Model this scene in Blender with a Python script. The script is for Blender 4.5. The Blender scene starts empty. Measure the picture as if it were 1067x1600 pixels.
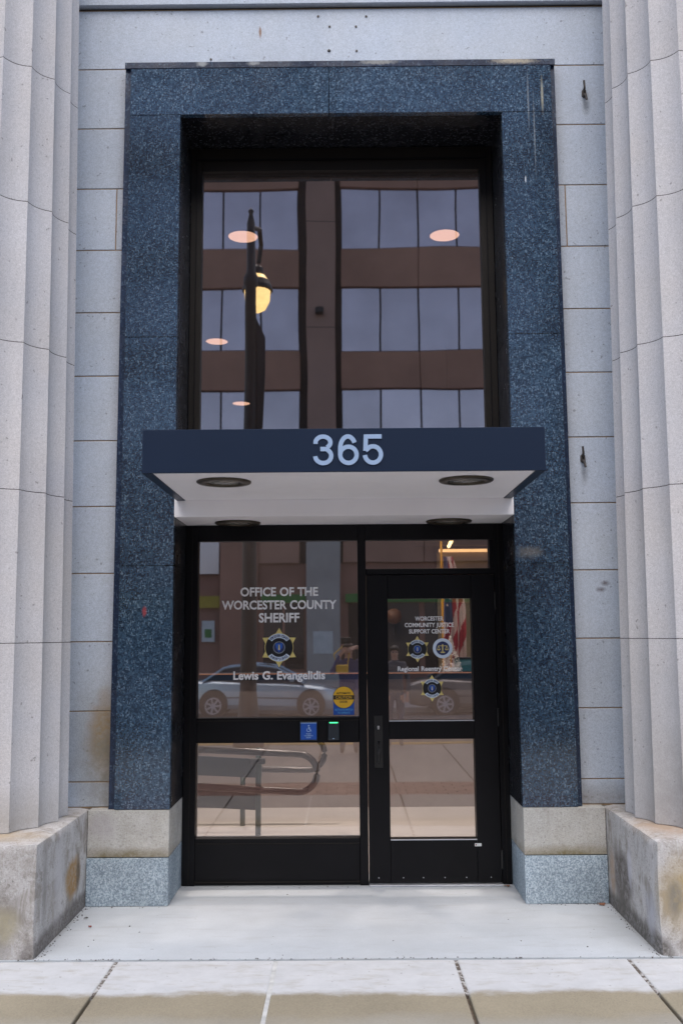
import bpy, bmesh, math, random
from mathutils import Vector, Matrix, noise
random.seed(7)
R = math.radians
PI = math.pi
sc = bpy.context.scene
COL = sc.collection

# ------------------------------------------------------------------ camera
cam_d = bpy.data.cameras.new('camera_view')
cam = bpy.data.objects.new('camera_view', cam_d); COL.objects.link(cam)
sc.camera = cam
cam_d.sensor_fit = 'VERTICAL'; cam_d.sensor_height = 36; cam_d.sensor_width = 24
cam_d.lens = 33.2
cam_d.clip_start = 0.02; cam_d.clip_end = 400
CY = -5.961
cam.matrix_world = (Matrix.Translation((0, CY, 1.63)) @ Matrix.Rotation(0.0041, 4, 'Z')
                    @ Matrix.Rotation(PI/2 + 0.1276, 4, 'X') @ Matrix.Rotation(-0.0071, 4, 'Z'))
cam_d.dof.use_dof = True; cam_d.dof.focus_distance = 6.4; cam_d.dof.aperture_fstop = 2.8

# ------------------------------------------------------------------ world, sun, exposure
SUN_EL, SUN_AZ = R(55), R(181)
w = bpy.data.worlds.new('World'); sc.world = w; w.use_nodes = True
nt = w.node_tree; nt.nodes.clear()
sky = nt.nodes.new('ShaderNodeTexSky'); sky.sky_type = 'NISHITA'; sky.sun_disc = False
sky.sun_elevation = SUN_EL; sky.sun_rotation = SUN_AZ
sky.air_density = 1.0; sky.dust_density = 2.5; sky.ozone_density = 1.5
bg = nt.nodes.new('ShaderNodeBackground'); bg.inputs[1].default_value = 0.14
wo = nt.nodes.new('ShaderNodeOutputWorld')
nt.links.new(sky.outputs[0], bg.inputs[0]); nt.links.new(bg.outputs[0], wo.inputs[0])
sun_d = bpy.data.lights.new('sun', 'SUN'); sun_d.energy = 1.5; sun_d.angle = R(60)
sun_d.color = (1.0, 0.97, 0.95)
sun = bpy.data.objects.new('sun', sun_d); COL.objects.link(sun)
# sun_rotation is measured clockwise from +Y
d = Vector((math.sin(SUN_AZ)*math.cos(SUN_EL), math.cos(SUN_AZ)*math.cos(SUN_EL), math.sin(SUN_EL)))
sun.rotation_euler = d.to_track_quat('Z', 'Y').to_euler()
sc.view_settings.view_transform = 'Standard'; sc.view_settings.look = 'None'
sc.view_settings.exposure = 1.12; sc.view_settings.gamma = 1
sc.view_settings.use_curve_mapping = False

# ------------------------------------------------------------------ materials
M = {}
def newmat(name):
    m = bpy.data.materials.new(name); m.use_nodes = True
    t = m.node_tree; t.nodes.clear()
    out = t.nodes.new('ShaderNodeOutputMaterial')
    p = t.nodes.new('ShaderNodeBsdfPrincipled')
    t.links.new(p.outputs[0], out.inputs[0])
    M[name] = m
    return m, t, p, out
class N:
    def __init__(s, t):
        s.t = t; s.l = t.links
        s.geo = t.nodes.new('ShaderNodeNewGeometry')
        s.pos = s.geo.outputs['Position']
    def node(s, k, **kw):
        n = s.t.nodes.new(k)
        for a, b in kw.items(): setattr(n, a, b)
        return n
    def noise(s, scale, detail=3, rough=.55, vec=None, stretch=None, dist=0):
        n = s.node('ShaderNodeTexNoise'); n.inputs['Scale'].default_value = scale
        n.inputs['Detail'].default_value = detail; n.inputs['Roughness'].default_value = rough
        n.inputs['Distortion'].default_value = dist
        v = vec or s.pos
        if stretch:
            mp = s.node('ShaderNodeMapping'); mp.inputs['Scale'].default_value = stretch
            s.l.new(v, mp.inputs[0]); v = mp.outputs[0]
        s.l.new(v, n.inputs['Vector']); return n.outputs[0]
    def ramp(s, fac, stops, interp='LINEAR'):
        n = s.node('ShaderNodeValToRGB'); cr = n.color_ramp; cr.interpolation = interp
        while len(cr.elements) > 1: cr.elements.remove(cr.elements[-1])
        for i, (p, c) in enumerate(stops):
            e = cr.elements[0] if i == 0 else cr.elements.new(p)
            e.position = p
            e.color = (c, c, c, 1) if isinstance(c, (int, float)) else tuple(c) + (1,)
        s.l.new(fac, n.inputs[0]); return n.outputs[0]
    def mix(s, fac, a, b, mode='MIX'):
        n = s.node('ShaderNodeMix', data_type='RGBA', blend_type=mode)
        for idx, v in ((0, fac), (6, a), (7, b)):
            if isinstance(v, (int, float)): n.inputs[idx].default_value = v if idx == 0 else (v, v, v, 1)
            elif isinstance(v, tuple): n.inputs[idx].default_value = v + (1,)
            else: s.l.new(v, n.inputs[idx])
        return n.outputs[2]
    def math(s, op, a, b=0, c=None):
        n = s.node('ShaderNodeMath', operation=op)
        for i, v in enumerate((a, b) if c is None else (a, b, c)):
            if isinstance(v, (int, float)): n.inputs[i].default_value = v
            else: s.l.new(v, n.inputs[i])
        return n.outputs[0]
    def bump(s, p, h, strength=.3, dist=.004):
        n = s.node('ShaderNodeBump'); n.inputs['Strength'].default_value = strength
        n.inputs['Distance'].default_value = dist
        s.l.new(h, n.inputs['Height']); s.l.new(n.outputs[0], p.inputs['Normal'])
    def blob(s, c, r, edge=.35, warp=.5, wscale=7):
        """soft-edged ellipsoidal stain mask about point c, radii r, its border broken by noise"""
        mp = s.node('ShaderNodeMapping', vector_type='POINT')
        mp.inputs['Location'].default_value = tuple(-c[i]/r[i] for i in range(3))
        mp.inputs['Scale'].default_value = tuple(1/q for q in r)
        s.l.new(s.pos, mp.inputs[0])
        ln = s.node('ShaderNodeVectorMath', operation='LENGTH'); s.l.new(mp.outputs[0], ln.inputs[0])
        nz = s.noise(wscale, 9, .74)
        a = s.math('ADD', ln.outputs[1], s.math('MULTIPLY', s.math('SUBTRACT', nz, .5), warp*3))
        r1 = s.ramp(a, [(max(0, 1-edge), 1), (1.0, 0)])
        return s.math('MULTIPLY', r1, s.ramp(s.noise(wscale*4, 5, .7), [(.35, .55), (.6, 1)]))
    def rnd(s):
        n = s.node('ShaderNodeObjectInfo'); return n.outputs['Random']
    def comp(s, i):
        n = s.node('ShaderNodeSeparateXYZ'); s.l.new(s.pos, n.inputs[0]); return n.outputs[i]

def simple(name, col, rough=.5, metal=0, spec=.5, var=.08, scale=6, bump=0, coat=0, emit=0):
    m, t, p, o = newmat(name); n = N(t)
    v = n.ramp(n.noise(scale, 4), [(.3, 1-var), (.7, 1+var)])
    n.l.new(n.mix(1.0, tuple(col), v, 'MULTIPLY'), p.inputs['Base Color'])
    p.inputs['Roughness'].default_value = rough; p.inputs['Metallic'].default_value = metal
    p.inputs['Specular IOR Level'].default_value = spec
    p.inputs['Coat Weight'].default_value = coat; p.inputs['Coat Roughness'].default_value = .08
    if bump: n.bump(p, n.noise(scale*12, 3), bump, .003)
    if emit:
        p.inputs['Emission Color'].default_value = tuple(col) + (1,); p.inputs['Emission Strength'].default_value = emit
    return m

def stone(name, base, var=.05, blotch=0, stains=()):
    m, t, p, o = newmat(name); n = N(t)
    g1 = n.ramp(n.noise(170, 2, .6), [(.25, .78), (.5, 1.0), (.75, 1.17)])
    g2 = n.ramp(n.noise(60, 2, .7), [(.3, .93), (.7, 1.06)])
    big = n.ramp(n.noise(1.6, 5, .6), [(.3, 1-var), (.7, 1+var)])
    streak = n.ramp(n.noise(1, 4, .6, stretch=(9, 9, .7)), [(.3, .965), (.7, 1.03)])
    c = n.mix(1, tuple(base), g1, 'MULTIPLY'); c = n.mix(1, c, g2, 'MULTIPLY')
    c = n.mix(1, c, big, 'MULTIPLY'); c = n.mix(1, c, streak, 'MULTIPLY')
    hue = n.noise(2.3, 3)
    c = n.mix(n.ramp(hue, [(.35, 0), (.7, .55)]), c, n.mix(1, c, (1.05, 1.0, .93), 'MULTIPLY'))
    pr = n.ramp(n.rnd(), [(0, .945), (1, 1.05)])
    c = n.mix(1, c, pr, 'MULTIPLY')
    if blotch:
        c = n.mix(n.ramp(n.noise(75, 2, .7), [(.56, 0), (.66, .5)]), c, (.55, .55, .54))
        c = n.mix(n.ramp(n.noise(82, 2, .7, stretch=(1, 1, 1.1)), [(.34, .45), (.44, 0)]), c, (.15, .145, .14))
    # pits
    pit = n.ramp(n.noise(38, 1, .4), [(.235, 1), (.26, 0)])
    c = n.mix(n.math('MULTIPLY', pit, .45), c, (.09, .08, .075))
    if blotch:
        b1 = n.ramp(n.noise(5.5, 7, .68, dist=.6), [(.46, 0), (.60, 1)])
        c = n.mix(n.math('MULTIPLY', b1, blotch*.75), c, (.23, .205, .175))
        b2 = n.ramp(n.noise(1, 6, .7, stretch=(13, 13, 3.5), dist=.8), [(.52, 0), (.62, 1)])
        c = n.mix(n.math('MULTIPLY', b2, blotch*.6), c, (.50, .49, .49))
        b3 = n.ramp(n.noise(9, 6, .7), [(.60, 0), (.68, 1)])
        c = n.mix(n.math('MULTIPLY', b3, blotch*.6), c, (.15, .13, .11))
    for (cen, rad, col, amt, kw) in stains:
        c = n.mix(n.math('MULTIPLY', n.blob(cen, rad, **kw), min(1, amt*1.15)), c, tuple(col))
    n.l.new(c, p.inputs['Base Color']); p.inputs['Roughness'].default_value = .85
    p.inputs['Specular IOR Level'].default_value = .25
    n.bump(p, g1, .25, .002)
    return m

def granite(name, dark, mid, light, scale=62, rough=.13, spec=.5, streaks=()):
    m, t, p, o = newmat(name); n = N(t)
    def flakes(sc, seed, st):
        v = n.node('ShaderNodeTexVoronoi'); v.inputs['Scale'].default_value = sc
        mp = n.node('ShaderNodeMapping'); mp.inputs['Location'].default_value = (seed, seed*2, seed)
        mp.inputs['Rotation'].default_value = (.3, seed, .2); mp.inputs['Scale'].default_value = st
        nz = n.node('ShaderNodeTexNoise'); nz.inputs['Scale'].default_value = sc*.6
        n.l.new(n.pos, nz.inputs['Vector'])
        vm = n.node('ShaderNodeVectorMath', operation='MULTIPLY_ADD')
        n.l.new(nz.outputs['Color'], vm.inputs[0]); vm.inputs[1].default_value = (1.1/sc,)*3
        n.l.new(n.pos, vm.inputs[2])
        n.l.new(vm.outputs[0], mp.inputs[0]); n.l.new(mp.outputs[0], v.inputs['Vector'])
        sp = n.node('ShaderNodeSeparateColor'); n.l.new(v.outputs['Color'], sp.inputs[0]); return sp.outputs[0]
    a = flakes(scale, 1.3, (1, 1, .7)); b = flakes(scale*1.5, 4.1, (.55, 1, 1.1)); e = flakes(scale*1.15, 7.7, (1.25, 1, .62)); e2 = flakes(scale*1.25, 2.9, (.6, 1, 1.2))
    c = n.ramp(a, [(0, dark), (.45, dark), (.85, mid), (1, mid)])
    c = n.mix(n.ramp(b, [(.72, 0), (.8, .75)]), c, tuple(mid))
    c = n.mix(n.ramp(e, [(.90, 0), (.96, .6)]), c, tuple(light))
    c = n.mix(n.ramp(e2, [(.92, 0), (.97, .5)]), c, tuple(light))
    c = n.mix(n.ramp(n.noise(scale*2.2, 2), [(.3, .35), (.7, 0)]), c, tuple(dark))
    c = n.mix(1, c, n.ramp(n.noise(1.6, 5), [(.3, .74), (.7, 1.26)]), 'MULTIPLY')
    c = n.mix(1, c, n.ramp(n.rnd(), [(0, .82), (1, 1.18)]), 'MULTIPLY')
    for (cen, rad, col, amt, kw) in streaks:
        c = n.mix(n.math('MULTIPLY', n.blob(cen, rad, **kw), amt), c, tuple(col))
    n.l.new(c, p.inputs['Base Color'])
    n.l.new(n.ramp(n.noise(5, 4), [(.3, rough*.8), (.7, rough*1.5)]), p.inputs['Roughness'])
    p.inputs['Specular IOR Level'].default_value = spec
    return m

ST = dict(edge=.6, warp=.35, wscale=9)
stone('ashlar_stone', (.415, .465, .54), stains=[
    ((-1.52, .09, 1.0), (.14, .5, .30), (.33, .21, .085), .9, ST),
    ((-1.50, .09, .85), (.28, .5, .58), (.19, .175, .14), .85, dict(edge=.8, warp=.3, wscale=4)),
    ((1.52, .09, .56), (.6, .5, .16), (.22, .21, .20), .6, ST),
    ((1.655, .09, 1.935), (.035, .5, .022), (.12, .10, .11), .8, dict(edge=.8, warp=.3, wscale=22)),
    ((1.625, .09, 1.895), (.04, .5, .022), (.12, .10, .11), .8, dict(edge=.8, warp=.3, wscale=22)),
    ((1.66, .09, 5.2), (.035, .5, .10), (.16, .16, .15), .6, dict(edge=.9, warp=.2, wscale=9)),
    ((1.55, .09, 2.64), (.03, .5, .09), (.16, .16, .15), .5, dict(edge=.9, warp=.2, wscale=9)),
    ((-.562, .07, 5.755), (.012, .5, .05), (.22, .11, .05), .9, dict(edge=.5, warp=.3, wscale=30))])
stone('column_stone', (.475, .47, .485), stains=[
    ((-1.9, -.7, .62), (.9, .9, .22), (.33, .30, .26), .6, dict(edge=.9, warp=.25, wscale=5)),
    ((1.9, -.7, .75), (.9, .9, .75), (.30, .285, .27), .7, dict(edge=.9, warp=.3, wscale=4))])
stone('plinth_stone', (.42, .405, .395), var=.16, blotch=1.0, stains=[
    # ground damp, ochre patches, dark mould, pale lime wash
    ((-1.6, -.4, .0), (.1, 1.2, .12), (.13, .115, .105), .95, dict(edge=.35, warp=.3, wscale=14)),
    ((-1.59, -.27, .24), (.05, .17, .13), (.31, .185, .07), .95, dict(edge=.35, warp=.25, wscale=10)),
    ((-1.59, -.17, .25), (.05, .05, .15), (.11, .09, .07), .8, dict(edge=.6, warp=.35, wscale=9)),
    ((-1.59, -.55, .30), (.05, .13, .30), (.46, .45, .46), .7, dict(edge=.7, warp=.4, wscale=7)),
    ((-1.59, -.80, .34), (.05, .06, .30), (.24, .225, .21), .7, dict(edge=.7, warp=.5, wscale=8)),
    ((-1.85, -.94, .16), (.24, .1, .26), (.20, .18, .16), .85, dict(edge=.5, warp=.5, wscale=7)),
    ((-1.75, -.94, .17), (.10, .1, .12), (.35, .31, .20), .6, dict(edge=.6, warp=.4, wscale=9)),
    ((1.575, -.30, .22), (.05, .20, .19), (.12, .105, .095), .92, dict(edge=.35, warp=.35, wscale=8)),
    ((1.575, -.09, .20), (.05, .07, .18), (.36, .26, .19), .8, dict(edge=.6, warp=.3, wscale=9)),
    ((1.575, -.45, .33), (.05, .05, .16), (.50, .49, .53), .7, dict(edge=.6, warp=.4, wscale=9)),
    ((1.575, -.5, .0), (.1, 1.2, .12), (.11, .10, .09), .92, dict(edge=.35, warp=.35, wscale=12)),
    ((1.575, -.80, .17), (.05, .10, .14), (.40, .40, .44), .7, dict(edge=.6, warp=.5, wscale=11)),
    ((1.72, -.94, .30), (.20, .1, .26), (.36, .27, .13), .85, dict(edge=.7, warp=.35, wscale=6)),
    ((1.66, -.94, .28), (.05, .1, .12), (.18, .17, .15), .7, dict(edge=.6, warp=.45, wscale=10)),
    ((-1.9, -.75, .57), (.40, .20, .06), (.36, .27, .16), .8, dict(edge=.8, warp=.5, wscale=8)),
    ((1.75, -.6, .57), (.30, .33, .06), (.36, .26, .18), .8, dict(edge=.8, warp=.5, wscale=8))])
stone('pale_stone', (.42, .415, .39), var=.10, blotch=.35, stains=[
    ((-1.35, 0, .285), (.5, .6, .07), (.15, .12, .06), .95, dict(edge=.8, warp=.4, wscale=9)),
    ((1.35, 0, .285), (.5, .6, .07), (.17, .14, .07), .95, dict(edge=.8, warp=.4, wscale=9)),
    ((-1.5, 0, .47), (.12, .6, .10), (.33, .31, .32), .6, ST)])
stone('drum_core_stone', (.10, .085, .075))
granite('blue_granite', (.012, .023, .042), (.036, .070, .112), (.16, .235, .31), scale=118, rough=.085, spec=1.0, streaks=[
    ((1.345, 0, 5.22), (.011, .3, .16), (.45, .43, .33), .75, dict(edge=.7, warp=.25, wscale=40)),
    ((1.25, 0, 5.18), (.008, .3, .25), (.35, .38, .40), .45, dict(edge=.7, warp=.3, wscale=40)),
    ((1.285, 0, 4.95), (.006, .3, .35), (.35, .38, .40), .45, dict(edge=.7, warp=.3, wscale=40)),
    ((1.215, 0, 4.62), (.006, .3, .03), (.65, .7, .75), .8, dict(edge=.5, warp=.1, wscale=40)),
    ((-1.266, 0, 1.776), (.018, .3, .04), (.42, .06, .06), .7, dict(edge=.6, warp=.4, wscale=35)),
    ((1.16, 0, 2.13), (.10, .3, .05), (.22, .20, .17), .5, dict(edge=.7, warp=.5, wscale=25))])
granite('shaded_granite', (.006, .0068, .009), (.018, .019, .024), (.11, .12, .13), scale=84, rough=.2, spec=.25)  # surround granite darkened for reveals and head, recess shade put into its colour
granite('granite_trim', (.012, .020, .042), (.018, .032, .065), (.08, .12, .17), scale=80, rough=.2, streaks=[
    ((-.95, 0, 5.47), (.05, .2, .025), (.4, .42, .42), .7, dict(edge=.6, warp=.5, wscale=50)),
    ((-.60, 0, 5.47), (.05, .2, .02), (.4, .42, .42), .6, dict(edge=.6, warp=.5, wscale=50)),
    ((.25, 0, 5.47), (.16, .2, .02), (.4, .40, .36), .6, dict(edge=.6, warp=.5, wscale=50)),
    ((1.17, 0, 5.47), (.18, .2, .025), (.45, .40, .30), .8, dict(edge=.6, warp=.5, wscale=50))])
granite('grey_granite', (.15, .19, .225), (.33, .39, .43), (.50, .55, .59), scale=150, rough=.55, spec=.3)
simple('dark_joint', (.03, .022, .018), .9)
simple('tan_mortar', (.235, .165, .10), .95, var=.2, scale=20)
simple('bronze_frame', (.0035, .0032, .0042), .42, var=.25, scale=4, spec=.22)
simple('bronze_frame_brown', (.010, .0078, .0062), .45, var=.2, scale=3, spec=.3)
simple('navy_paint', (.008, .0165, .037), .4, var=.07, scale=1.5, spec=.25)
simple('white_soffit', (.82, .80, .81), .55, var=.035, scale=1.8)
simple('number_paint', (.27, .37, .53), .4, var=.03)
simple('bronze_ring', (.06, .05, .035), .35, metal=.7)
simple('lens_glass', (.16, .155, .14), .2, spec=.8)
simple('vinyl_white', (.74, .72, .72), .5, var=.03)
simple('vinyl_navy', (.015, .025, .10), .5)
simple('vinyl_blue', (.012, .09, .42), .45)
simple('vinyl_sign_blue', (.010, .075, .36), .4, var=.04)
simple('vinyl_lightblue', (.40, .55, .75), .5)
simple('vinyl_ribbon', (.55, .63, .74), .5)
simple('vinyl_gold', (.62, .50, .17), .4, var=.2, scale=40)
simple('vinyl_yellow', (.75, .42, .02), .45)
simple('vinyl_black', (.008, .008, .01), .4)
simple('vinyl_grey', (.22, .24, .27), .5)
simple('vinyl_skyblue', (.12, .42, .75), .5)
simple('plastic_dark', (.018, .024, .030), .4)
simple('handle_metal', (.026, .025, .024), .33, metal=.4)
simple('lock_steel', (.55, .55, .55), .3, metal=.8)
simple('aluminium', (.62, .64, .68), .35, metal=.8)
simple('old_iron', (.085, .075, .07), .7, metal=.5, var=.3, scale=60)
simple('led_green', (.05, .8, .25), .4, emit=1.2)
simple('brown_paint', (.30, .14, .10), .6, var=.2, scale=.7)
simple('opposite_panel', (.36, .195, .14), .7, var=.16, scale=.5)
simple('opposite_pier', (.33, .205, .165), .7, var=.10, scale=.6)
simple('dark_gasket', (.03, .02, .018), .6)
simple('light_concrete', (.40, .38, .36), .8, var=.1, scale=1.2)
simple('green_awning', (.03, .20, .035), .6)
simple('yellow_sign', (.40, .30, .03), .6)
simple('poster_white', (.6, .62, .62), .6)
simple('dark_glass', (.02, .022, .026), .08, spec=.6)
simple('asphalt', (.105, .10, .10), .9, var=.15, scale=3, bump=.3)
simple('kerb_yellow', (.55, .36, .06), .8, var=.3, scale=9)
simple('brick_red', (.25, .145, .115), .9, var=.2, scale=9)
simple('lamp_post_iron', (.022, .014, .012), .5, var=.3)
simple('lamp_glow', (1.0, .70, .28), .4, var=.35, scale=7, emit=1.15)
simple('car_blue_silver', (.50, .60, .66), .25, metal=.35, coat=.8, var=.02)
simple('car_beige', (.20, .17, .155), .3, metal=.3, coat=.7, var=.02)
simple('tyre_rubber', (.015, .015, .016), .8)
simple('alloy', (.6, .6, .66), .3, metal=.6)
simple('taillight_red', (.6, .02, .015), .3, emit=.25)
simple('skin', (.48, .29, .22), .6)
simple('hair_brown', (.07, .045, .035), .6)
simple('hair_black', (.015, .012, .012), .6)
simple('jacket_blue', (.07, .07, .17), .8)
simple('jacket_grey', (.10, .10, .115), .8)
simple('denim', (.05, .07, .12), .85)
simple('dark_cloth', (.02, .02, .025), .85)
simple('bag_yellow', (.65, .40, .04), .6)
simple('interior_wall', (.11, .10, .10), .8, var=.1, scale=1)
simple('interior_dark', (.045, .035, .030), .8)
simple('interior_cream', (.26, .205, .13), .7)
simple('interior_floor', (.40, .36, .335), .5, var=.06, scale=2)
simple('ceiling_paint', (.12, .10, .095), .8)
simple('cove_glow', (1.0, .58, .25), .5, emit=1.0)
simple('strip_glow', (1.0, .72, .30), .5, emit=3.0)
simple('downlight_glow', (1.0, .60, .42), .5, emit=1.1)
simple('counter_wood', (.27, .22, .20), .5)
simple('copper_edge_glow', (.80, .40, .24), .3, metal=.6, emit=.10)  # copper strip brightened by a faint added glow, not a lamp
simple('rail_bronze', (.035, .018, .012), .3, metal=.1)
simple('panel_bluegrey', (.010, .018, .028), .3)
simple('post_green', (.025, .045, .042), .5)
simple('flag_red', (.35, .02, .03), .8); simple('flag_white', (.62, .50, .46), .8)
simple('flag_blue', (.035, .045, .12), .8); simple('fringe_gold', (.75, .36, .02), .6)
simple('tinsel', (.95, .90, .85), .3, metal=.0, spec=1.0)
simple('teal_plastic', (.03, .16, .19), .5)
simple('leaf_red', (.22, .05, .04), .8); simple('leaf_brown', (.20, .09, .05), .8)
simple('grit', (.10, .09, .08), .9, var=.4, scale=50)
simple('ceiling_lamp_warm', (.15, .065, .03), .6, emit=.03)

# glass: dark tinted lobby glass that mirrors the street
def glass(name, refl, tint, gcol=(1, .91, .87), wave=0.0):
    m, t, p, o = newmat(name); n = N(t); t.nodes.remove(p)
    g = n.node('ShaderNodeBsdfGlossy'); g.inputs['Roughness'].default_value = .012
    g.inputs['Color'].default_value = gcol + (1,)
    tr = n.node('ShaderNodeBsdfTransparent'); tr.inputs[0].default_value = tint + (1,)
    tr2 = n.node('ShaderNodeBsdfTransparent'); tr2.inputs[0].default_value = (1, 1, 1, 1)
    lw = n.node('ShaderNodeLayerWeight'); lw.inputs[0].default_value = .25
    fac = n.math('ADD', n.math('MULTIPLY', lw.outputs[0], .8), refl)
    mx = n.node('ShaderNodeMixShader'); n.l.new(fac, mx.inputs[0])
    n.l.new(tr.outputs[0], mx.inputs[1]); n.l.new(g.outputs[0], mx.inputs[2])
    mb = n.node('ShaderNodeMixShader'); n.l.new(n.geo.outputs['Backfacing'], mb.inputs[0])
    n.l.new(mx.outputs[0], mb.inputs[1]); n.l.new(tr2.outputs[0], mb.inputs[2])
    n.l.new(mb.outputs[0], o.inputs[0])
    if wave:
        b = n.node('ShaderNodeBump'); b.inputs['Strength'].default_value = 1; b.inputs['Distance'].default_value = wave
        n.l.new(n.noise(1.1, 1, .4), b.inputs['Height']); n.l.new(b.outputs[0], g.inputs['Normal'])
    return m
glass('tinted_glass', .40, (.50, .46, .43), wave=.0012)
glass('lower_glass', .17, (.90, .88, .86), wave=.0007)
glass('upper_glass', .36, (.66, .63, .62), wave=.0007)

# facade windows across the street: reflective glass, sky reflection partly put into its pale colour
m, t, p, o = newmat('opposite_window'); n = N(t)
c = n.mix(1, (.68, .60, .66), n.ramp(n.noise(.6, 4), [(.3, .88), (.7, 1.12)]), 'MULTIPLY')
c = n.mix(1, c, n.ramp(n.rnd(), [(0, .86), (1, 1.12)]), 'MULTIPLY')
n.l.new(c, p.inputs['Base Color']); p.inputs['Roughness'].default_value = .15
p.inputs['Metallic'].default_value = .45

# entrance slab and sidewalk concrete
m, t, p, o = newmat('slab_concrete'); n = N(t)
c = n.mix(1, (.43, .455, .475), n.ramp(n.noise(2.2, 6, .65), [(.3, .90), (.7, 1.06)]), 'MULTIPLY')
c = n.mix(1, c, n.ramp(n.noise(120, 2), [(.3, .95), (.7, 1.04)]), 'MULTIPLY')
c = n.mix(n.ramp(n.noise(1, 5, .7, stretch=(2.5, 14, 1)), [(.55, 0), (.72, .55)]), c, (.33, .33, .325))
c = n.mix(n.ramp(n.noise(.9, 7, .7, dist=.5), [(.45, 0), (.65, .35)]), c, (.36, .37, .37))
c = n.mix(n.math('MULTIPLY', n.ramp(n.noise(17, 1, .3), [(.19, 1), (.205, 0)]), .45), c, (.2, .19, .18))
c = n.mix(n.math('MULTIPLY', n.ramp(n.noise(55, 1, .4), [(.2, 1), (.235, 0)]), .7), c, (.16, .15, .13))
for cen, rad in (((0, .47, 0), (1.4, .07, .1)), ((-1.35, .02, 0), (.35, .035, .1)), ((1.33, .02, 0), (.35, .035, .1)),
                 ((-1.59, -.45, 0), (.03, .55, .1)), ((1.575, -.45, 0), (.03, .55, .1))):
    c = n.mix(n.math('MULTIPLY', n.blob(cen, rad, edge=.9, warp=.3, wscale=25), .6), c, (.20, .19, .17))  # contact shade painted with the grime where slab meets door, blocks and plinths
n.l.new(c, p.inputs['Base Color']); p.inputs['Roughness'].default_value = .8
n.bump(p, n.noise(40, 4), .15, .003)

m, t, p, o = newmat('sidewalk_concrete'); n = N(t)
tan = n.mix(1, (.25, .215, .15), n.ramp(n.noise(1.7, 6, .6), [(.3, .86), (.7, 1.12)]), 'MULTIPLY')
tan = n.mix(1, tan, n.ramp(n.noise(140, 2), [(.3, .86), (.7, 1.1)]), 'MULTIPLY')
far = n.mix(1, (.31, .30, .28), n.ramp(n.noise(1.1, 5, .6), [(.3, .9), (.7, 1.08)]), 'MULTIPLY')
yy = n.comp(1)
yb = n.math('ADD', yy, n.math('MULTIPLY', n.math('SUBTRACT', n.noise(2.0, 8, .68, stretch=(1, 1.6, 1)), .5), .30))
mk = n.ramp(n.math('ADD', yb, 2.4), [(.985, 0), (1.0, .15)] )
white = n.mix(1, (.49, .495, .50), n.ramp(n.noise(7, 6, .7), [(.3, .88), (.7, 1.05)]), 'MULTIPLY')
white = n.mix(n.ramp(n.noise(1, 5, .7, stretch=(5, 16, 1)), [(.52, 0), (.68, .6)]), white, (.34, .31, .26))
mr = n.node('ShaderNodeMapRange'); mr.inputs[1].default_value = -1.43; mr.inputs[2].default_value = -1.36
n.l.new(yb, mr.inputs[0])
mr2 = n.node('ShaderNodeMapRange'); mr2.inputs[1].default_value = -1.62; mr2.inputs[2].default_value = -1.9
n.l.new(yb, mr2.inputs[0])
c = n.mix(mr2.outputs[0], tan, far)
c = n.mix(n.math('MULTIPLY', mr.outputs[0], .93), c, white)
c = n.mix(n.math('MULTIPLY', n.ramp(n.noise(45, 1, .4), [(.22, 1), (.25, 0)]), .6), c, (.14, .12, .10))
n.l.new(c, p.inputs['Base Color']); p.inputs['Roughness'].default_value = .85
n.bump(p, n.noise(60, 4), .2, .003)
simple('joint_dirt', (.10, .075, .055), .95, var=.5, scale=30)
simple('joint_white', (.44, .44, .42), .95, var=.25, scale=14)
m, t, p, o = newmat('joint_mixed'); n = N(t)
n.l.new(n.mix(n.ramp(n.noise(34, 4, .7), [(.47, 0), (.56, 1)]), (.09, .07, .055), (.40, .39, .37)), p.inputs['Base Color'])
p.inputs['Roughness'].default_value = .95

# ------------------------------------------------------------------ object helpers
ORG = {}
def org(parent): return ORG.get(parent.name, Vector((0, 0, 0))) if parent else Vector((0, 0, 0))
def link(name, me, mats, parent=None, loc=None):
    """one mesh object; mesh coordinates are world coordinates, moved to be relative to the thing's base"""
    if not isinstance(mats, (list, tuple)): mats = [mats]
    L = org(parent) if parent else Vector(loc or (0, 0, 0))
    me.transform(Matrix.Translation(-L))
    for q in mats: me.materials.append(M[q])
    o = bpy.data.objects.new(name, me); COL.objects.link(o)
    if parent: o.parent = parent
    else: o.location = L
    ORG[o.name] = L
    return o
def tag(o, label=None, cat=None, group=None, kind=None):
    if label: o['label'] = label
    if cat: o['category'] = cat
    if group: o['group'] = group
    if kind: o['kind'] = kind
    return o
def thing(name, label, cat, loc, group=None):
    o = bpy.data.objects.new(name, None); COL.objects.link(o); o.location = loc
    o.empty_display_size = .2
    ORG[o.name] = Vector(loc); return tag(o, label, cat, group)
def bbox(bm, x0, x1, y0, y1, z0, z1, mi=0, bev=0, seg=1):
    r = bmesh.ops.create_cube(bm, size=1)
    vs = r['verts']
    for v in vs:
        v.co = Vector((x0 + (v.co.x+.5)*(x1-x0), y0 + (v.co.y+.5)*(y1-y0), z0 + (v.co.z+.5)*(z1-z0)))
    fs = {f for v in vs for f in v.link_faces}
    for f in fs: f.material_index = mi
    if bev:
        es = list({e for v in vs for e in v.link_edges})
        bmesh.ops.bevel(bm, geom=es, offset=bev, segments=seg, affect='EDGES', profile=.5)
def done(bm, smooth=False, recalc=True):
    if recalc: bmesh.ops.recalc_face_normals(bm, faces=bm.faces)
    me = bpy.data.meshes.new('m'); bm.to_mesh(me); bm.free()
    if smooth:
        for f in me.polygons: f.use_smooth = True
    return me
def box(name, x0, x1, y0, y1, z0, z1, mat, parent=None, bev=0, loc=None):
    bm = bmesh.new(); bbox(bm, x0, x1, y0, y1, z0, z1, 0, bev)
    me = done(bm); me.name = name
    return link(name, me, mat, parent, loc)
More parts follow.
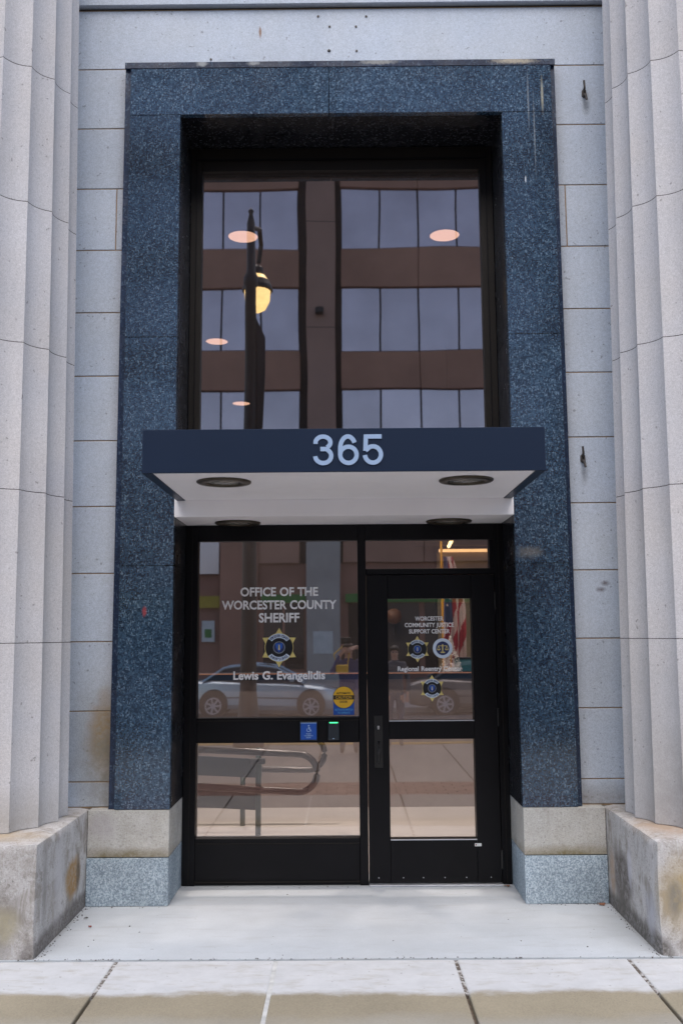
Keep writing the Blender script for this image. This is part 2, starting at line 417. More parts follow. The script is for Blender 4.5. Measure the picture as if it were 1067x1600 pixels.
def boxes(name, lst, mat, parent=None, bev=0, loc=None):
    bm = bmesh.new()
    for b in lst: bbox(bm, *b[:6], mi=(b[6] if len(b) > 6 else 0), bev=bev)
    return link(name, done(bm), mat, parent, loc)
def cyl(bm, c, r, h, axis='Z', seg=24, r2=None, mi=0):
    rot = {'Z': Matrix(), 'Y': Matrix.Rotation(PI/2, 4, 'X'), 'X': Matrix.Rotation(PI/2, 4, 'Y')}[axis]
    q = bmesh.ops.create_cone(bm, cap_ends=True, segments=seg, radius1=r, radius2=r if r2 is None else r2, depth=h,
                              matrix=Matrix.Translation(c) @ rot)
    for v in q['verts']:
        for f in v.link_faces: f.material_index = mi
def tube(bm, pts, r, seg=10, mi=0, taper=None):
    pts = [Vector(p) for p in pts]; rings = []
    up = Vector((0, 0, 1))
    for i, p in enumerate(pts):
        dr = (pts[min(i+1, len(pts)-1)] - pts[max(i-1, 0)]).normalized()
        a = dr.cross(up)
        if a.length < 1e-3: a = dr.cross(Vector((0, 1, 0)))
        a.normalize(); b = dr.cross(a); rr = r if taper is None else taper[i]
        rings.append([bm.verts.new(p + a*math.cos(2*PI*k/seg)*rr + b*math.sin(2*PI*k/seg)*rr) for k in range(seg)])
        up = b.cross(dr) if False else up
    for i in range(len(rings)-1):
        for k in range(seg):
            f = bm.faces.new((rings[i][k], rings[i][(k+1) % seg], rings[i+1][(k+1) % seg], rings[i+1][k])); f.material_index = mi
    for rg in (rings[0], rings[-1]):
        f = bm.faces.new(rg); f.material_index = mi
def lathe(bm, prof, c=(0, 0, 0), seg=24, mi=0):
    rings = [[bm.verts.new((c[0]+r*math.cos(2*PI*k/seg), c[1]+r*math.sin(2*PI*k/seg), c[2]+z)) for k in range(seg)] for r, z in prof]
    for i in range(len(rings)-1):
        for k in range(seg):
            f = bm.faces.new((rings[i][k], rings[i][(k+1) % seg], rings[i+1][(k+1) % seg], rings[i+1][k])); f.material_index = mi
    for rg in (rings[0], rings[-1]):
        f = bm.faces.new(rg); f.material_index = mi
def poly(bm, pts, y, th=.0006, mi=0):
    """flat shape in the XZ plane facing -Y, with thickness th"""
    a = [bm.verts.new((x, y, z)) for x, z in pts]; b = [bm.verts.new((x, y+th, z)) for x, z in pts]
    k = len(pts)
    for f in [bm.faces.new(a), bm.faces.new(b[::-1])] + [bm.faces.new((a[i], a[(i+1) % k], b[(i+1) % k], b[i])) for i in range(k)]:
        f.material_index = mi
def disc(bm, cx, cz, r, y, th=.0006, mi=0, seg=40, sx=1):
    poly(bm, [(cx+sx*r*math.cos(2*PI*k/seg), cz+r*math.sin(2*PI*k/seg)) for k in range(seg)], y, th, mi)
def stroke(bm, pts, wd, y, th, mi=0):
    pts = [Vector(p) for p in pts]; L = []; Rr = []
    for i, p in enumerate(pts):
        d1 = (pts[i]-pts[i-1]).normalized() if i else (pts[1]-pts[0]).normalized()
        d2 = (pts[i+1]-pts[i]).normalized() if i < len(pts)-1 else d1
        t_ = (d1+d2).normalized(); nn = Vector((-t_.y, t_.x)); k = wd/2/max(.4, nn.dot(Vector((-d1.y, d1.x))))
        L.append(p+nn*k); Rr.append(p-nn*k)
    poly_strip(bm, L, Rr, y, th, mi)
def poly_strip(bm, L, Rr, y, th, mi):
    A = [(bm.verts.new((a.x, y, a.y)), bm.verts.new((b.x, y, b.y)), bm.verts.new((a.x, y+th, a.y)), bm.verts.new((b.x, y+th, b.y))) for a, b in zip(L, Rr)]
    fs = []
    for p, q in zip(A[:-1], A[1:]):
        fs += [bm.faces.new((p[0], q[0], q[1], p[1])), bm.faces.new((p[2], p[3], q[3], q[2])),
               bm.faces.new((p[0], p[2], q[2], q[0])), bm.faces.new((p[1], q[1], q[3], p[3]))]
    fs += [bm.faces.new((A[0][0], A[0][1], A[0][3], A[0][2])), bm.faces.new((A[-1][0], A[-1][2], A[-1][3], A[-1][1]))]
    for f in fs: f.material_index = mi
def earc(cx, cy, rx, ry, a0, a1, k=20):
    return [(cx+rx*math.cos(R(a0+(a1-a0)*i/k)), cy+ry*math.sin(R(a0+(a1-a0)*i/k))) for i in range(k+1)]

def text_mesh(s, bold=.012, th=.0005):
    cu = bpy.data.curves.new('t', 'FONT'); cu.body = s; cu.size = 1; cu.offset = bold; cu.extrude = 0
    cu.resolution_u = 3; cu.space_word = 1.15
    ob = bpy.data.objects.new('t', cu); COL.objects.link(ob)
    dg = bpy.context.evaluated_depsgraph_get(); dg.update()
    me = bpy.data.meshes.new_from_object(ob.evaluated_get(dg))
    bpy.data.objects.remove(ob); bpy.data.curves.remove(cu)
    me.materials.clear()
    return me
_cap = None
def capheight():
    global _cap
    if _cap is None:
        me = text_mesh('H'); _cap = max(v.co.y for v in me.vertices)
    return _cap
def text_at(s, cx, zb, width, cap, y, bold=.012):
    """mesh of a line of lettering facing -Y: centre cx, baseline zb"""
    me = text_mesh(s, bold); xs = [v.co.x for v in me.vertices]
    x0, x1 = min(xs), max(xs); sx = width/(x1-x0); sz = cap/capheight()
    for v in me.vertices: v.co = Vector((cx+(v.co.x-(x0+x1)/2)*sx, y, zb+v.co.y*sz))
    return me
def joinmeshes(mes, mids=None):
    bm = bmesh.new()
    for i, me in enumerate(mes):
        k = len(bm.faces); bm.from_mesh(me); bm.faces.ensure_lookup_table()
        if mids is not None:
            for f in bm.faces[k:]: f.material_index = mids[i]
        bpy.data.meshes.remove(me)
    out = bpy.data.meshes.new('txt'); bm.to_mesh(out); bm.free(); return out
def arc_text(s, cx, cz, rad, a_mid, span, cap, y, inward=False):
    """letters along a circle; inward=True reads along the bottom"""
    res = []
    k = len(s)
    for i, ch in enumerate(s):
        if ch == ' ': continue
        f = (i+.5)/k-.5
        a = R(a_mid - f*span) if not inward else R(a_mid + f*span)
        me = text_mesh(ch, .02); sz = cap/capheight()
        xs = [v.co.x for v in me.vertices]; xm = (min(xs)+max(xs))/2
        th = a-PI/2 if not inward else a+PI/2
        for v in me.vertices:
            px = (v.co.x-xm)*sz*.85; py = (v.co.y-capheight()/2)*sz
            v.co = Vector((cx+rad*math.cos(a)+px*math.cos(th)-py*math.sin(th), y, cz+rad*math.sin(a)+px*math.sin(th)+py*math.cos(th)))
        res.append(me)
    return joinmeshes(res)

# ================================================================== STRUCTURE: GROUND
OXL, OXR = -1.470, 1.440         # outer edge of the granite surround
GXL, GXR = -1.430, 1.410         # its front panels
IXL, IXR = -1.087, 1.069         # door recess
PL, PR = -1.591, 1.575           # plinth inner faces
ZE, RH = 1.587, 0.4335           # eye-level joint, course height
YD = 0.47                        # face of the door frames
WY = 0.09                        # ashlar wall face

tag(box('ground', -150, 150, -160, 40, -2.2, -1.6, 'asphalt'), 'bare ground under the street', kind='structure')
tag(box('entrance_slab', PL-.3, PR+.3, -.945, .75, -.15, 0, 'slab_concrete'), 'pale smooth concrete slab in front of the glass door', kind='structure')
sw = box('sidewalk', -30, 30, -7.5, -.947, -.35, -.03, 'joint_dirt')
tag(sw, 'tan concrete sidewalk with a white stained edge along the entrance slab', kind='structure')
xs = [-7.33, -6.45, -5.57, -4.69, -3.81, -2.93, -2.045, -1.170, -.366, .538, 1.405, 2.28, 3.16, 4.04, 4.92, 5.80, 6.68, 7.56]
jw = .0085
for i in range(len(xs)-1):
    for (ya, yb) in ((-2.98, -.953), (-5.6, -3.80), (-7.35, -5.61)):
        bm = bmesh.new(); g = jw if i != 7 else jw
        bbox(bm, xs[i]+g, xs[i+1]-g, ya, yb, -.12, -.004, bev=.007, seg=2)
        link('paving_slab', done(bm), 'sidewalk_concrete', sw)
box('joint_filler', xs[8]-.0125, xs[8]+.0125, -2.98, -.953, -.05, -.0075, 'joint_white', sw)
for k in range(4, 14):
    if k != 8: box('joint_filler', xs[k]-.0125, xs[k]+.0125, -1.40, -.953, -.05, -.0085, 'joint_mixed', sw)
bm = bmesh.new()
for side, (xa, xb) in enumerate(((-30, xs[0]-.012), (xs[-1]+.012, 30))): bbox(bm, xa, xb, -7.35, -.953, -.2, -.004)
link('concrete_apron', done(bm), 'sidewalk_concrete', sw)
bm = bmesh.new()
for r_ in range(7):
    for k in range(74):
        x0 = -7.7+k*.208+(.104 if r_ % 2 else 0); y0 = -3.785+r_*.114
        bbox(bm, x0, x0+.198, y0, y0+.105, -.1, -.006+random.uniform(-.002, .001))
br = link('brick_strip', done(bm), 'brick_red', sw); br['kind'] = 'stuff'
kb = box('kerb', -30, 30, -7.66, -7.5, -.5, -.002, 'kerb_yellow', bev=.012); tag(kb, 'kerb with worn yellow paint along the street', kind='structure')
bm = bmesh.new()
vs = [bm.verts.new(p) for p in ((-60, -7.66, -.14), (60, -7.66, -.14), (60, -21, -.66), (-60, -21, -.66), (-60, -7.66, -.9), (60, -7.66, -.9), (60, -21, -.9), (-60, -21, -.9))]
for f in ((0, 1, 2, 3), (4, 5, 6, 7), (0, 1, 5, 4), (3, 2, 6, 7), (0, 3, 7, 4), (1, 2, 6, 5)): bm.faces.new([vs[i] for i in f])
tag(link('road', done(bm), 'asphalt'), 'grey asphalt street falling gently to the far side', kind='structure')
tag(box('far_sidewalk', -60, 60, -27.3, -21, -.9, -.52, 'light_concrete'), 'concrete sidewalk on the far side of the street', kind='structure')

# ================================================================== STONE WALL
wall = thing('stone_wall', 'pale grey cut stone wall with tan mortar joints around the dark granite doorway', 'wall', (0, .4, .56))
gap = .0038
def blk(x0, x1, z0, z1, y=WY, mat='ashlar_stone', g=gap):
    bm = bmesh.new(); bbox(bm, x0+(g if x0 > -2.5 else 0), x1-(g if x1 < 2.5 else 0), y, y+.2, z0+g, z1-g, bev=.002)
    return link('stone_block', done(bm), mat, wall)
for s in (-1, 1):
    xa, xb = (-2.75, OXL-.0) if s < 0 else (OXR, 2.75)
    zs = [.567, ZE-2*RH] + [ZE+k*RH for k in range(-1, 10)]
    for z0, z1 in zip(zs[:-1], zs[1:]):
        if abs(z0-(ZE+6*RH)) < .01:
            xm = -1.526 if s < 0 else 1.497
            blk(xa, xm, z0, z1); blk(xm, xb, z0, z1)
        else: blk(xa, xb, z0, z1)
blk(-2.75, 2.75, ZE+9*RH, 5.925)
blk(-2.75, 2.75, 5.94, 7.2, y=WY-.035)
blk(-2.75, 2.75, 7.2, 8.6, y=WY-.035)
boxes('mortar_bed', [(-2.75, OXL+.01, WY+.0035, WY+.25, .56, 5.93), (OXR-.01, 2.75, WY+.0035, WY+.25, .56, 5.93),
                     (OXL+.01, OXR-.01, WY+.0035, WY+.25, 5.40, 5.93)], 'tan_mortar', wall)
box('ledge_joint', -2.75, 2.75, WY+.006, WY+.22, 5.926, 5.939, 'dark_joint', wall)
# wall body beside and above (closes the lobby)
boxes('wall_core', [(-7, OXL+.02, WY+.26, .75, -.2, 8.6), (OXR-.02, 7, WY+.26, .75, -.2, 8.6), (OXL+.02, OXR-.02, WY+.26, .75, 5.2, 8.6),
                    (-7, -2.75, WY, WY+.25, -.2, 8.6), (2.75, 7, WY, WY+.25, -.2, 8.6)], 'ashlar_stone', wall)
# old screw holes above the doorway
for (x, z) in ((-.162, 5.868), (.17, 5.864), (-.083, 5.79), (.099, 5.789), (.102, 5.608), (-.9, 5.555)):
    bm = bmesh.new(); cyl(bm, (x, WY-.001, z), .008, .006, 'Y', 10)
    link('anchor_plug', done(bm), 'old_iron', wall)
bm = bmesh.new(); cyl(bm, (-.088, WY-.004, 5.612), .013, .012, 'Y', 8, r2=.006); link('anchor_plug', done(bm), 'old_iron', wall)

# base blocks
bl = {}
for s, (a, b) in ((-1, (PL, IXL)), (1, (IXR, PR))):
    side = 'left' if s < 0 else 'right'
    g = .0025
    base = thing('base_block_stack', 'two stacked granite base blocks under the %s jamb of the dark doorway' % side, 'stone base', ((a+b)/2, .2, 0), 'base blocks under the doorway jambs')
    x0, x1 = a+g, b-g
    bm = bmesh.new(); bbox(bm, x0 + (0 if s > 0 else .0), x1, -.004, .50, .0015, .281, bev=.002)
    tag(link('granite_block', done(bm), 'grey_granite', base), 'blue-grey speckled granite block')
    bm = bmesh.new(); bbox(bm, x0, x1, .001, .50, .285, .564, bev=.003)
    tag(link('granite_block', done(bm), 'pale_stone', base), 'tan stained granite block')

# ================================================================== GRANITE SURROUND
sur = thing('granite_surround', 'polished blue speckled granite surround framing the recessed doorway', 'door surround', (0, .05, .565))
g = .0019
ZT, ZO, ZB = 5.435, 5.10, .5655
for (x0, x1, z0, z1) in ((GXL, -.09, ZO, ZT), (-.09, GXR, ZO, ZT),
                         (GXL, IXL, 3.556, ZO), (GXL, IXL, 2.061, 3.556), (GXL, IXL, ZB, 2.061),
                         (IXR, GXR, 3.556, ZO), (IXR, GXR, 2.061, 3.556), (IXR, GXR, ZB, 2.061)):
    bm = bmesh.new(); bbox(bm, x0+g, x1-g, 0, .045, z0+g, z1-g, bev=.0012)
    link('granite_panel', done(bm), 'blue_granite', sur)
# reveals and head
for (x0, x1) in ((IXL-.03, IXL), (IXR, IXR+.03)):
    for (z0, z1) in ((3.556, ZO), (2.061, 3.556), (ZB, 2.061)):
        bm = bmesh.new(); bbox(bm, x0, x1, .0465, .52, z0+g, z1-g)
        link('reveal_panel', done(bm), 'shaded_granite', sur)
bm = bmesh.new(); bbox(bm, IXL-.03, IXR+.03, .0465, .52, ZO+g, ZO+.035); link('head_panel', done(bm), 'shaded_granite', sur)
# edge trim set back from the face
boxes('side_trim', [(OXL, GXL-.002, .028, .10, ZB, 5.438)], 'granite_trim', sur, bev=.001)
boxes('side_trim', [(GXR+.002, OXR, .028, .10, ZB, 5.438)], 'granite_trim', sur, bev=.001)
boxes('top_trim', [(OXL, OXR, .004, .13, 5.4395, 5.484)], 'granite_trim', sur, bev=.002)
boxes('backing', [(OXL+.004, IXL-.032, .05, .34, ZB, 5.436), (IXR+.032, OXR-.004, .05, .34, ZB, 5.436), (IXL-.032, IXR+.032, .05, .34, ZO+.038, 5.436)], 'dark_joint', sur)

# ================================================================== COLUMNS
def column(cx, cy, label):
    o = thing('fluted_column', label, 'column', (cx, cy, .565), 'fluted columns beside the doorway')
    def ring(z, kf=7):
        Rz = .602 - (z-.565)/(5.055-.565)*.068 - .004*math.sin((z-.565)/6*PI)*-1
        pts = []
        for k in range(20):
            a0 = R(9+18*k); a1 = a0+R(18)
            p0 = Vector((math.cos(a0), math.sin(a0)))*Rz; p1 = Vector((math.cos(a1), math.sin(a1)))*Rz
            mid = (p0+p1)/2; nrm = mid.normalized(); ln = (p1-p0).length; dep = .026
            for i in range(kf):
                t_ = i/kf; p = p0.lerp(p1, t_) - nrm*dep*4*t_*(1-t_)
                pts.append(p)
        return pts
    zs = [.566, ZE] + [ZE+RH*2*k for k in range(1, 9)]
    for z0, z1 in zip(zs[:-1], zs[1:]):
        bm = bmesh.new(); rings = []
        e = .0035
        for z, sh in ((z0+.0005, .003), (z0+e, 0), ((z0+z1)/2, 0), (z1-e, 0), (z1-.0005, .003)):
            rings.append([bm.verts.new((cx+p.x*(1-sh), cy+p.y*(1-sh), z)) for p in ring(z)])
        kk = len(rings[0])
        for i in range(len(rings)-1):
            for k in range(kk): bm.faces.new((rings[i][k], rings[i][(k+1) % kk], rings[i+1][(k+1) % kk], rings[i+1][k]))
        bm.faces.new(rings[0]); bm.faces.new(rings[-1])
        me = done(bm)
        dr = link('column_drum', me, 'column_stone', o)
        for f in me.polygons: f.use_smooth = True
        try: me.set_sharp_from_angle(angle=R(22))
        except Exception: pass
    # dark mortar line between drums: a fluted wafer a touch inside the drums' face
    for z in zs[1:-1]:
        bm = bmesh.new()
        ra = [bm.verts.new((cx+p.x*.9985, cy+p.y*.9985, z-.0036)) for p in ring(z)]
        rb = [bm.verts.new((cx+p.x*.9985, cy+p.y*.9985, z+.0036)) for p in ring(z)]
        for k in range(len(ra)): bm.faces.new((ra[k], ra[(k+1) % len(ra)], rb[(k+1) % len(ra)], rb[k]))
        bm.faces.new(ra); bm.faces.new(rb)
        link('mortar_joint', done(bm), 'dark_joint', o)
    return o
column(-2.26, -.25, 'pale fluted stone column left of the doorway on a stained plinth')
column(2.245, -.25, 'pale fluted stone column right of the doorway on a stained plinth')

def plinth(x0, x1, label, seed):
    o = thing('column_plinth', label, 'plinth', ((x0+x1)/2, -.4, 0), 'stone plinths under the columns')
    bm = bmesh.new()
    bbox(bm, x0, x1, -.94, .36, -.03, .5645)
    # jointed, worn, slightly irregular block
    es = list(bm.edges)
    bmesh.ops.subdivide_edges(bm, edges=es, cuts=22, use_grid_fill=True)
    for v in bm.verts:
        c = v.co
        ix = x1 if seed < 5 else x0
        # wear along the edges
        dx = abs(c.x-ix); dy = abs(c.y+.94); dz = abs(c.z-.5645)
        nz = noise.fractal(c*6+Vector((seed, 0, 0)), 1.0, 2.0, 4)
        a = sorted((dx, dy, dz))
        k = max(0, 1-a[1]/.03)*.008*(1+nz)
        sx = 1 if ix == x1 else -1
        inx = -sx*(k + max(0, nz)*.003) if dx < .05 else 0
        iny = (k + max(0, nz)*.003) if dy < .05 else 0
        inz = -k if dz < .05 else 0
        v.co += Vector((inx, iny, inz))
    me = done(bm)
    link('plinth_block', me, 'plinth_stone', o)
    for f in me.polygons: f.use_smooth = True
    try: me.set_sharp_from_angle(angle=R(30))
    except Exception: pass
    return o
plinth(-3.2, PL, 'weathered stone plinth under the left column with an ochre patch', 2)
plinth(PR, 3.2, 'weathered stone plinth under the right column with a dark mould stain', 7)

# wall hooks (old iron cleats)
def hook(x, z, label):
    o = thing('wall_cleat', label, 'hook', (x, WY, z), 'old iron cleats on the wall')
    bm = bmesh.new()
    poly(bm, [(x-.014, z+.02), (x, z+.035), (x+.014, z+.02), (x+.016, z-.015), (x, z-.03), (x-.016, z-.015)], WY-.012, .012)
    link('back_plate', done(bm), 'old_iron', o)
    bm = bmesh.new()
    tube(bm, [(x, WY-.01, z+.01), (x-.002, WY-.035, z+.03), (x-.006, WY-.04, z+.075)], .0075, 8)
    tube(bm, [(x, WY-.01, z-.01), (x+.002, WY-.035, z-.025), (x+.008, WY-.04, z-.062)], .0075, 8)
    link('horn', done(bm), 'old_iron', o)
    bm = bmesh.new(); cyl(bm, (x, WY-.016, z+.003), .007, .012, 'Y', 10); link('bolt', done(bm), 'dark_joint', o)
hook(1.650, 5.275, 'upper rusty iron cleat on the stone wall right of the doorway top')
hook(1.542, 2.743, 'lower iron cleat on the stone wall beside the canopy')

# ================================================================== CANOPY
CX0, CX1, CYF, CZ0, CZ1 = -1.069, 1.056, -1.06, 2.472, 2.705
can = thing('entrance_canopy', 'dark navy flat metal canopy with white underside and the number 365', 'canopy', (0, -.5, CZ0))
boxes('fascia', [(CX0, CX1, CYF, CYF+.012, CZ0, CZ1)], 'navy_paint', can, bev=.0015)
boxes('side_fascia', [(CX0, CX0+.052, CYF+.0125, -.003, CZ0, CZ1)], 'navy_paint', can, bev=.001)
boxes('side_fascia', [(CX1-.052, CX1, CYF+.0125, -.003, CZ0, CZ1)], 'navy_paint', can, bev=.001)
boxes('roof_sheet', [(CX0+.054, CX1-.054, CYF+.0125, -.003, CZ1-.02, CZ1-.004)], 'navy_paint', can)
boxes('soffit', [(CX0+.0525, CX1-.0525, CYF+.0125, -.022, CZ0+.004, CZ0+.03)], 'white_soffit', can)
boxes('inner_soffit', [(IXL+.002, IXR-.002, -.02, YD-.003, 2.368, CZ0+.05)], 'white_soffit', can, bev=.002)
def downlight(x, y, z):
    bm = bmesh.new()
    lathe(bm, [(.152, 0), (.152, -.006), (.146, -.011), (.105, -.012), (.098, -.004), (.098, 0)], (x, y, z-.0005), 48)
    o = link('downlight_trim', done(bm, True), 'bronze_ring', can)
    bm = bmesh.new(); lathe(bm, [(.097, -.002), (.096, -.005), (.03, -.010)], (x, y, z), 40)
    link('downlight_lens', done(bm, True), 'lens_glass', o)
for p_ in ((-.677, -.745, CZ0+.004), (.675, -.745, CZ0+.004), (-.717, .30, 2.368), (.688, .29, 2.368)): downlight(*p_)
# number
def dig(k, paths):
    x0 = -.168; sc_ = (.203+.168)/(978-75)
    def mp(p): return (x0+(p[0]-75)*sc_, 2.5065+(515-p[1])*sc_*.985)
    bm = bmesh.new()
    for i, pp in enumerate(paths): stroke(bm, [mp(p) for p in pp], 56*sc_, CYF-.0045-.0004*i, .0045+.0004*i)
    link('house_number', done(bm), 'number_paint', can)['label'] = 'pale blue numeral %s' % k
def ea(cx, cy, rx, ry, a0, a1, k=22): return [(x, y) for x, y in earc(cx, cy, rx, ry, -a0, -a1, k)]
dig('3', [[(109, 230)] + ea(204, 212, 95, 78, 180, -58)[1:], ea(207, 391, 102, 94, 62, -178), [(170, 299), (262, 299)]])
dig('6', [ea(523, 300, 99, 166, 30, 180) + [(424, 385)], ea(529, 378, 105, 107, 0, 360, 40)])
dig('5', [[(957, 137), (755, 137)], [(755, 110), (747, 326)], [(747, 326), (778, 298)] + ea(843, 376, 103, 108, 128, -176)])

# ================================================================== UPPER WINDOW
uw = thing('upper_window', 'large dark-framed fixed window above the canopy mirroring the office block opposite', 'window', (0, YD, 2.48))
F0, F1 = YD-.02, YD+.08
for nm, b in (('frame_stile', (IXL+.001, -1.005, F0, F1, 2.53, 5.098)), ('frame_stile', (.977, IXR-.001, F0, F1, 2.53, 5.098)),
              ('frame_head', (-1.0045, .9765, F0, F1, 4.925, 5.098)), ('frame_sill', (-1.0045, .9765, F0, F1, 2.53, 2.66))):
    boxes(nm, [b], 'bronze_frame_brown', uw, bev=.003)
for b in ((-1.047, -1.041), (1.017, 1.023)): boxes('glazing_bead', [(b[0], b[1], F0-.006, F0-.0005, 2.6, 5.05)], 'bronze_frame', uw)
boxes('glazing_bead', [(-1.047, 1.023, F0-.012, F0-.0065, 5.00, 5.012)], 'bronze_frame', uw)
box('pane', -1.004, .976, YD+.015, YD+.025, 2.661, 4.9245, 'tinted_glass', uw)

# ================================================================== SIDELIGHT
YG = YD+.018
sl = thing('sidelight_window', 'dark-framed glass sidelight with sheriff lettering left of the door', 'window', (-.46, YD, 0), 'glazed entrance front')
ZH = 2.366
for nm, b in (('frame_stile', (IXL+.001, -1.002, F0, F1, .0, ZH)), ('frame_stile', (.080, .135, F0-.004, F1, .0, ZH)),
              ('frame_head', (-1.0015, .0795, F0, F1, 2.258, ZH)), ('frame_rail', (-1.0015, .0795, F0+.004, F1, .910, 1.074)),
              ('frame_sill', (-1.0015, .0795, F0+.004, F1, .004, .297))):
    boxes(nm, [b], 'bronze_frame', sl, bev=.0025)
boxes('glazing_bead', [(-1.0015, .0795, F0-.002, F0+.003, .262, .268)], 'bronze_frame_brown', sl)
boxes('glazing_bead', [(-1.0015, .0795, F0-.002, F0+.003, 1.052, 1.057)], 'bronze_frame_brown', sl)
boxes('glazing_bead', [(-1.0015, .0795, F0-.004, F0+.003, .020, .028)], 'bronze_frame_brown', sl)
boxes('glazing_bead', [(-1.045, -1.040, F0-.004, F0-.0005, .01, 2.36)], 'bronze_frame_brown', sl)
P1 = box('pane', -1.0013, .0793, YG, YG+.01, 1.0742, 2.2578, 'upper_glass', sl)
P2 = box('pane', -1.0013, .0793, YG, YG+.01, .2972, .9098, 'lower_glass', sl)
YT = YG-.0015
def lettering(lines, parent, label, mat='vinyl_white', bold=.028):
    me = joinmeshes([text_at(*l, YT, bold) for l in lines])
    o = link('lettering', me, mat, parent); o['label'] = label; return o
lettering([('OFFICE OF THE', -.454, 1.885, .528, .057), ('WORCESTER COUNTY', -.454, 1.796, .780, .057), ('SHERIFF', -.454, 1.708, .275, .060)],
          P1, 'white three-line office lettering')
lettering([('Lewis G. Evangelidis', -.453, 1.325, .618, .053)], P1, 'white single-line name lettering')

def badge(cx, cz, s, parent, label):
    Rr, rc = .131*s, .0965*s
    bm = bmesh.new(); y = YT
    star = []
    for k in range(12):
        a = R(90+30*k); rr = Rr if k % 2 == 0 else Rr*.60
        star.append((cx+rr*math.cos(a), cz+rr*math.sin(a)))
    poly(bm, star, y, .0005, 0)
    disc(bm, cx, cz, rc, y-.0005, .0004, 0, 48)            # gold rim
    disc(bm, cx, cz, rc*.965, y-.0010, .0004, 1, 48)       # black field
    for a0, a1 in ((38, 142), (218, 322)):
        pts = earc(cx, cz, rc*.97, rc*.97, a0, a1, 18) + earc(cx, cz, rc*.66, rc*.66, a1-2, a0+2, 18)
        poly(bm, pts, y-.0015, .0004, 2)
    disc(bm, cx, cz, rc*.42, y-.0016, .0004, 3, 32)
    disc(bm, cx, cz, rc*.37, y-.0021, .0004, 5, 32)
    q = rc*.25
    poly(bm, [(cx-q, cz+q*1.15), (cx+q, cz+q*1.15), (cx+q*.9, cz), (cx, cz-q*1.35), (cx-q*.9, cz)], y-.0026, .0004, 4)
    poly(bm, [(cx-q*.18, cz+q*.75), (cx+q*.18, cz+q*.75), (cx+q*.22, cz-q*.7), (cx-q*.22, cz-q*.7)], y-.0031, .0004, 0)
    o = link('star_badge', done(bm), ['vinyl_gold', 'vinyl_black', 'vinyl_ribbon', 'vinyl_grey', 'vinyl_blue', 'vinyl_navy'], parent)
    o['label'] = label
    me = joinmeshes([arc_text('WORCESTER COUNTY', cx, cz, rc*.815, 90, 98, rc*.17, y-.0024),
                     arc_text("SHERIFF'S OFFICE", cx, cz, rc*.815, 270, 90, rc*.17, y-.0024, True)])
    link('badge_lettering', me, 'vinyl_navy', o if parent.parent is None else parent)
    return o
badge(-.454, 1.537, 1.0, sl, 'gold six-pointed star badge under the word SHERIFF')

# ================================================================== TRANSOM + DOOR FRAME
tr = thing('transom_frame', 'dark door frame with narrow transom pane above the glass door', 'door frame', (.6, YD, 0), 'glazed entrance front')
for nm, b in (('frame_stile', (1.005, IXR-.001, F0, F1, .0, ZH)), ('frame_head', (.1355, 1.0045, F0, F1, 2.258, ZH)),
              ('frame_rail', (.1355, 1.0045, F0, F1, 2.022, 2.062)), ('frame_stile', (.976, 1.0045, F0+.002, F1, 2.0625, 2.2575))):
    boxes(nm, [b], 'bronze_frame', tr, bev=.0025)
box('pane', .1357, .9758, YG, YG+.01, 2.0622, 2.2578, 'upper_glass', tr)
boxes('threshold', [(.138, 1.004, F0-.05, F1, .001, .012)], 'aluminium', tr, bev=.002)
boxes('glazing_bead', [(1.035, 1.040, F0-.004, F0-.0005, .01, 2.36)], 'bronze_frame_brown', tr)

dr = thing('glass_door', 'dark metal entrance door with two glass panes, lettering and star badges', 'door', (.575, YD, .015), 'glazed entrance front')
D0 = F0-.008
for nm, b in (('door_stile', (.1395, .280, D0, F1-.02, .016, 2.018)), ('door_stile', (.845, 1.001, D0, F1-.02, .016, 2.018)),
              ('top_rail', (.2805, .8445, D0, F1-.02, 1.858, 2.018)), ('middle_rail', (.2805, .8445, D0, F1-.02, .930, 1.050)),
              ('bottom_rail', (.2805, .8445, D0, F1-.02, .016, .287))):
    boxes(nm, [b], 'bronze_frame', dr, bev=.002)
P3 = box('pane', .2807, .8443, YG, YG+.01, 1.0502, 1.8578, 'upper_glass', dr)
P4 = box('pane', .2807, .8443, YG, YG+.01, .2872, .9298, 'lower_glass', dr)
for P_, z0 in ((P3, 1.0502), (P4, .2872)):
    boxes('glazing_bead', [(.2807, .8443, D0-.002, D0+.004, z0-.004, z0+.002)], 'aluminium', dr)
lettering([('WORCESTER', .562, 1.711, .192, .027), ('COMMUNITY JUSTICE', .562, 1.668, .332, .027), ('SUPPORT CENTER', .562, 1.625, .276, .027)],
          P3, 'small white three-line lettering', bold=.024)
lettering([('Regional Reentry Center', .560, 1.374, .432, .030)], P3, 'small white single-line lettering', bold=.024)
badge(.479, 1.519, .67, dr, 'small gold star badge beside the round seal')
badge(.573, 1.258, .67, dr, 'small gold star badge below the single-line lettering')
bm = bmesh.new(); cx, cz = .649, 1.524
disc(bm, cx, cz, .0665, YT, .0005, 0, 48); disc(bm, cx, cz, .046, YT-.0006, .0004, 1, 40)
q = .03
for i, st in enumerate((((0, .9), (0, -.85)), ((-.95, .55), (.95, .55)), ((-.5, -.9), (.5, -.9)), ((-.95, .55), (-1.2, -.2)), ((-.95, .55), (-.6, -.2)),
                        ((.95, .55), (1.2, -.2)), ((.95, .55), (.6, -.2)))):
    stroke(bm, [(cx+a*q, cz+b*q) for a, b in st], .008 if i in (0, 2) else .0035, YT-.0012-.0002*i, .0003, 2)
for sx in (-1, 1):
    poly(bm, [(cx+sx*.9*q-.013, cz-.2*q), (cx+sx*.9*q+.013, cz-.2*q), (cx+sx*.9*q+.007, cz-.42*q), (cx+sx*.9*q-.007, cz-.42*q)], YT-.0032, .0003, 2)
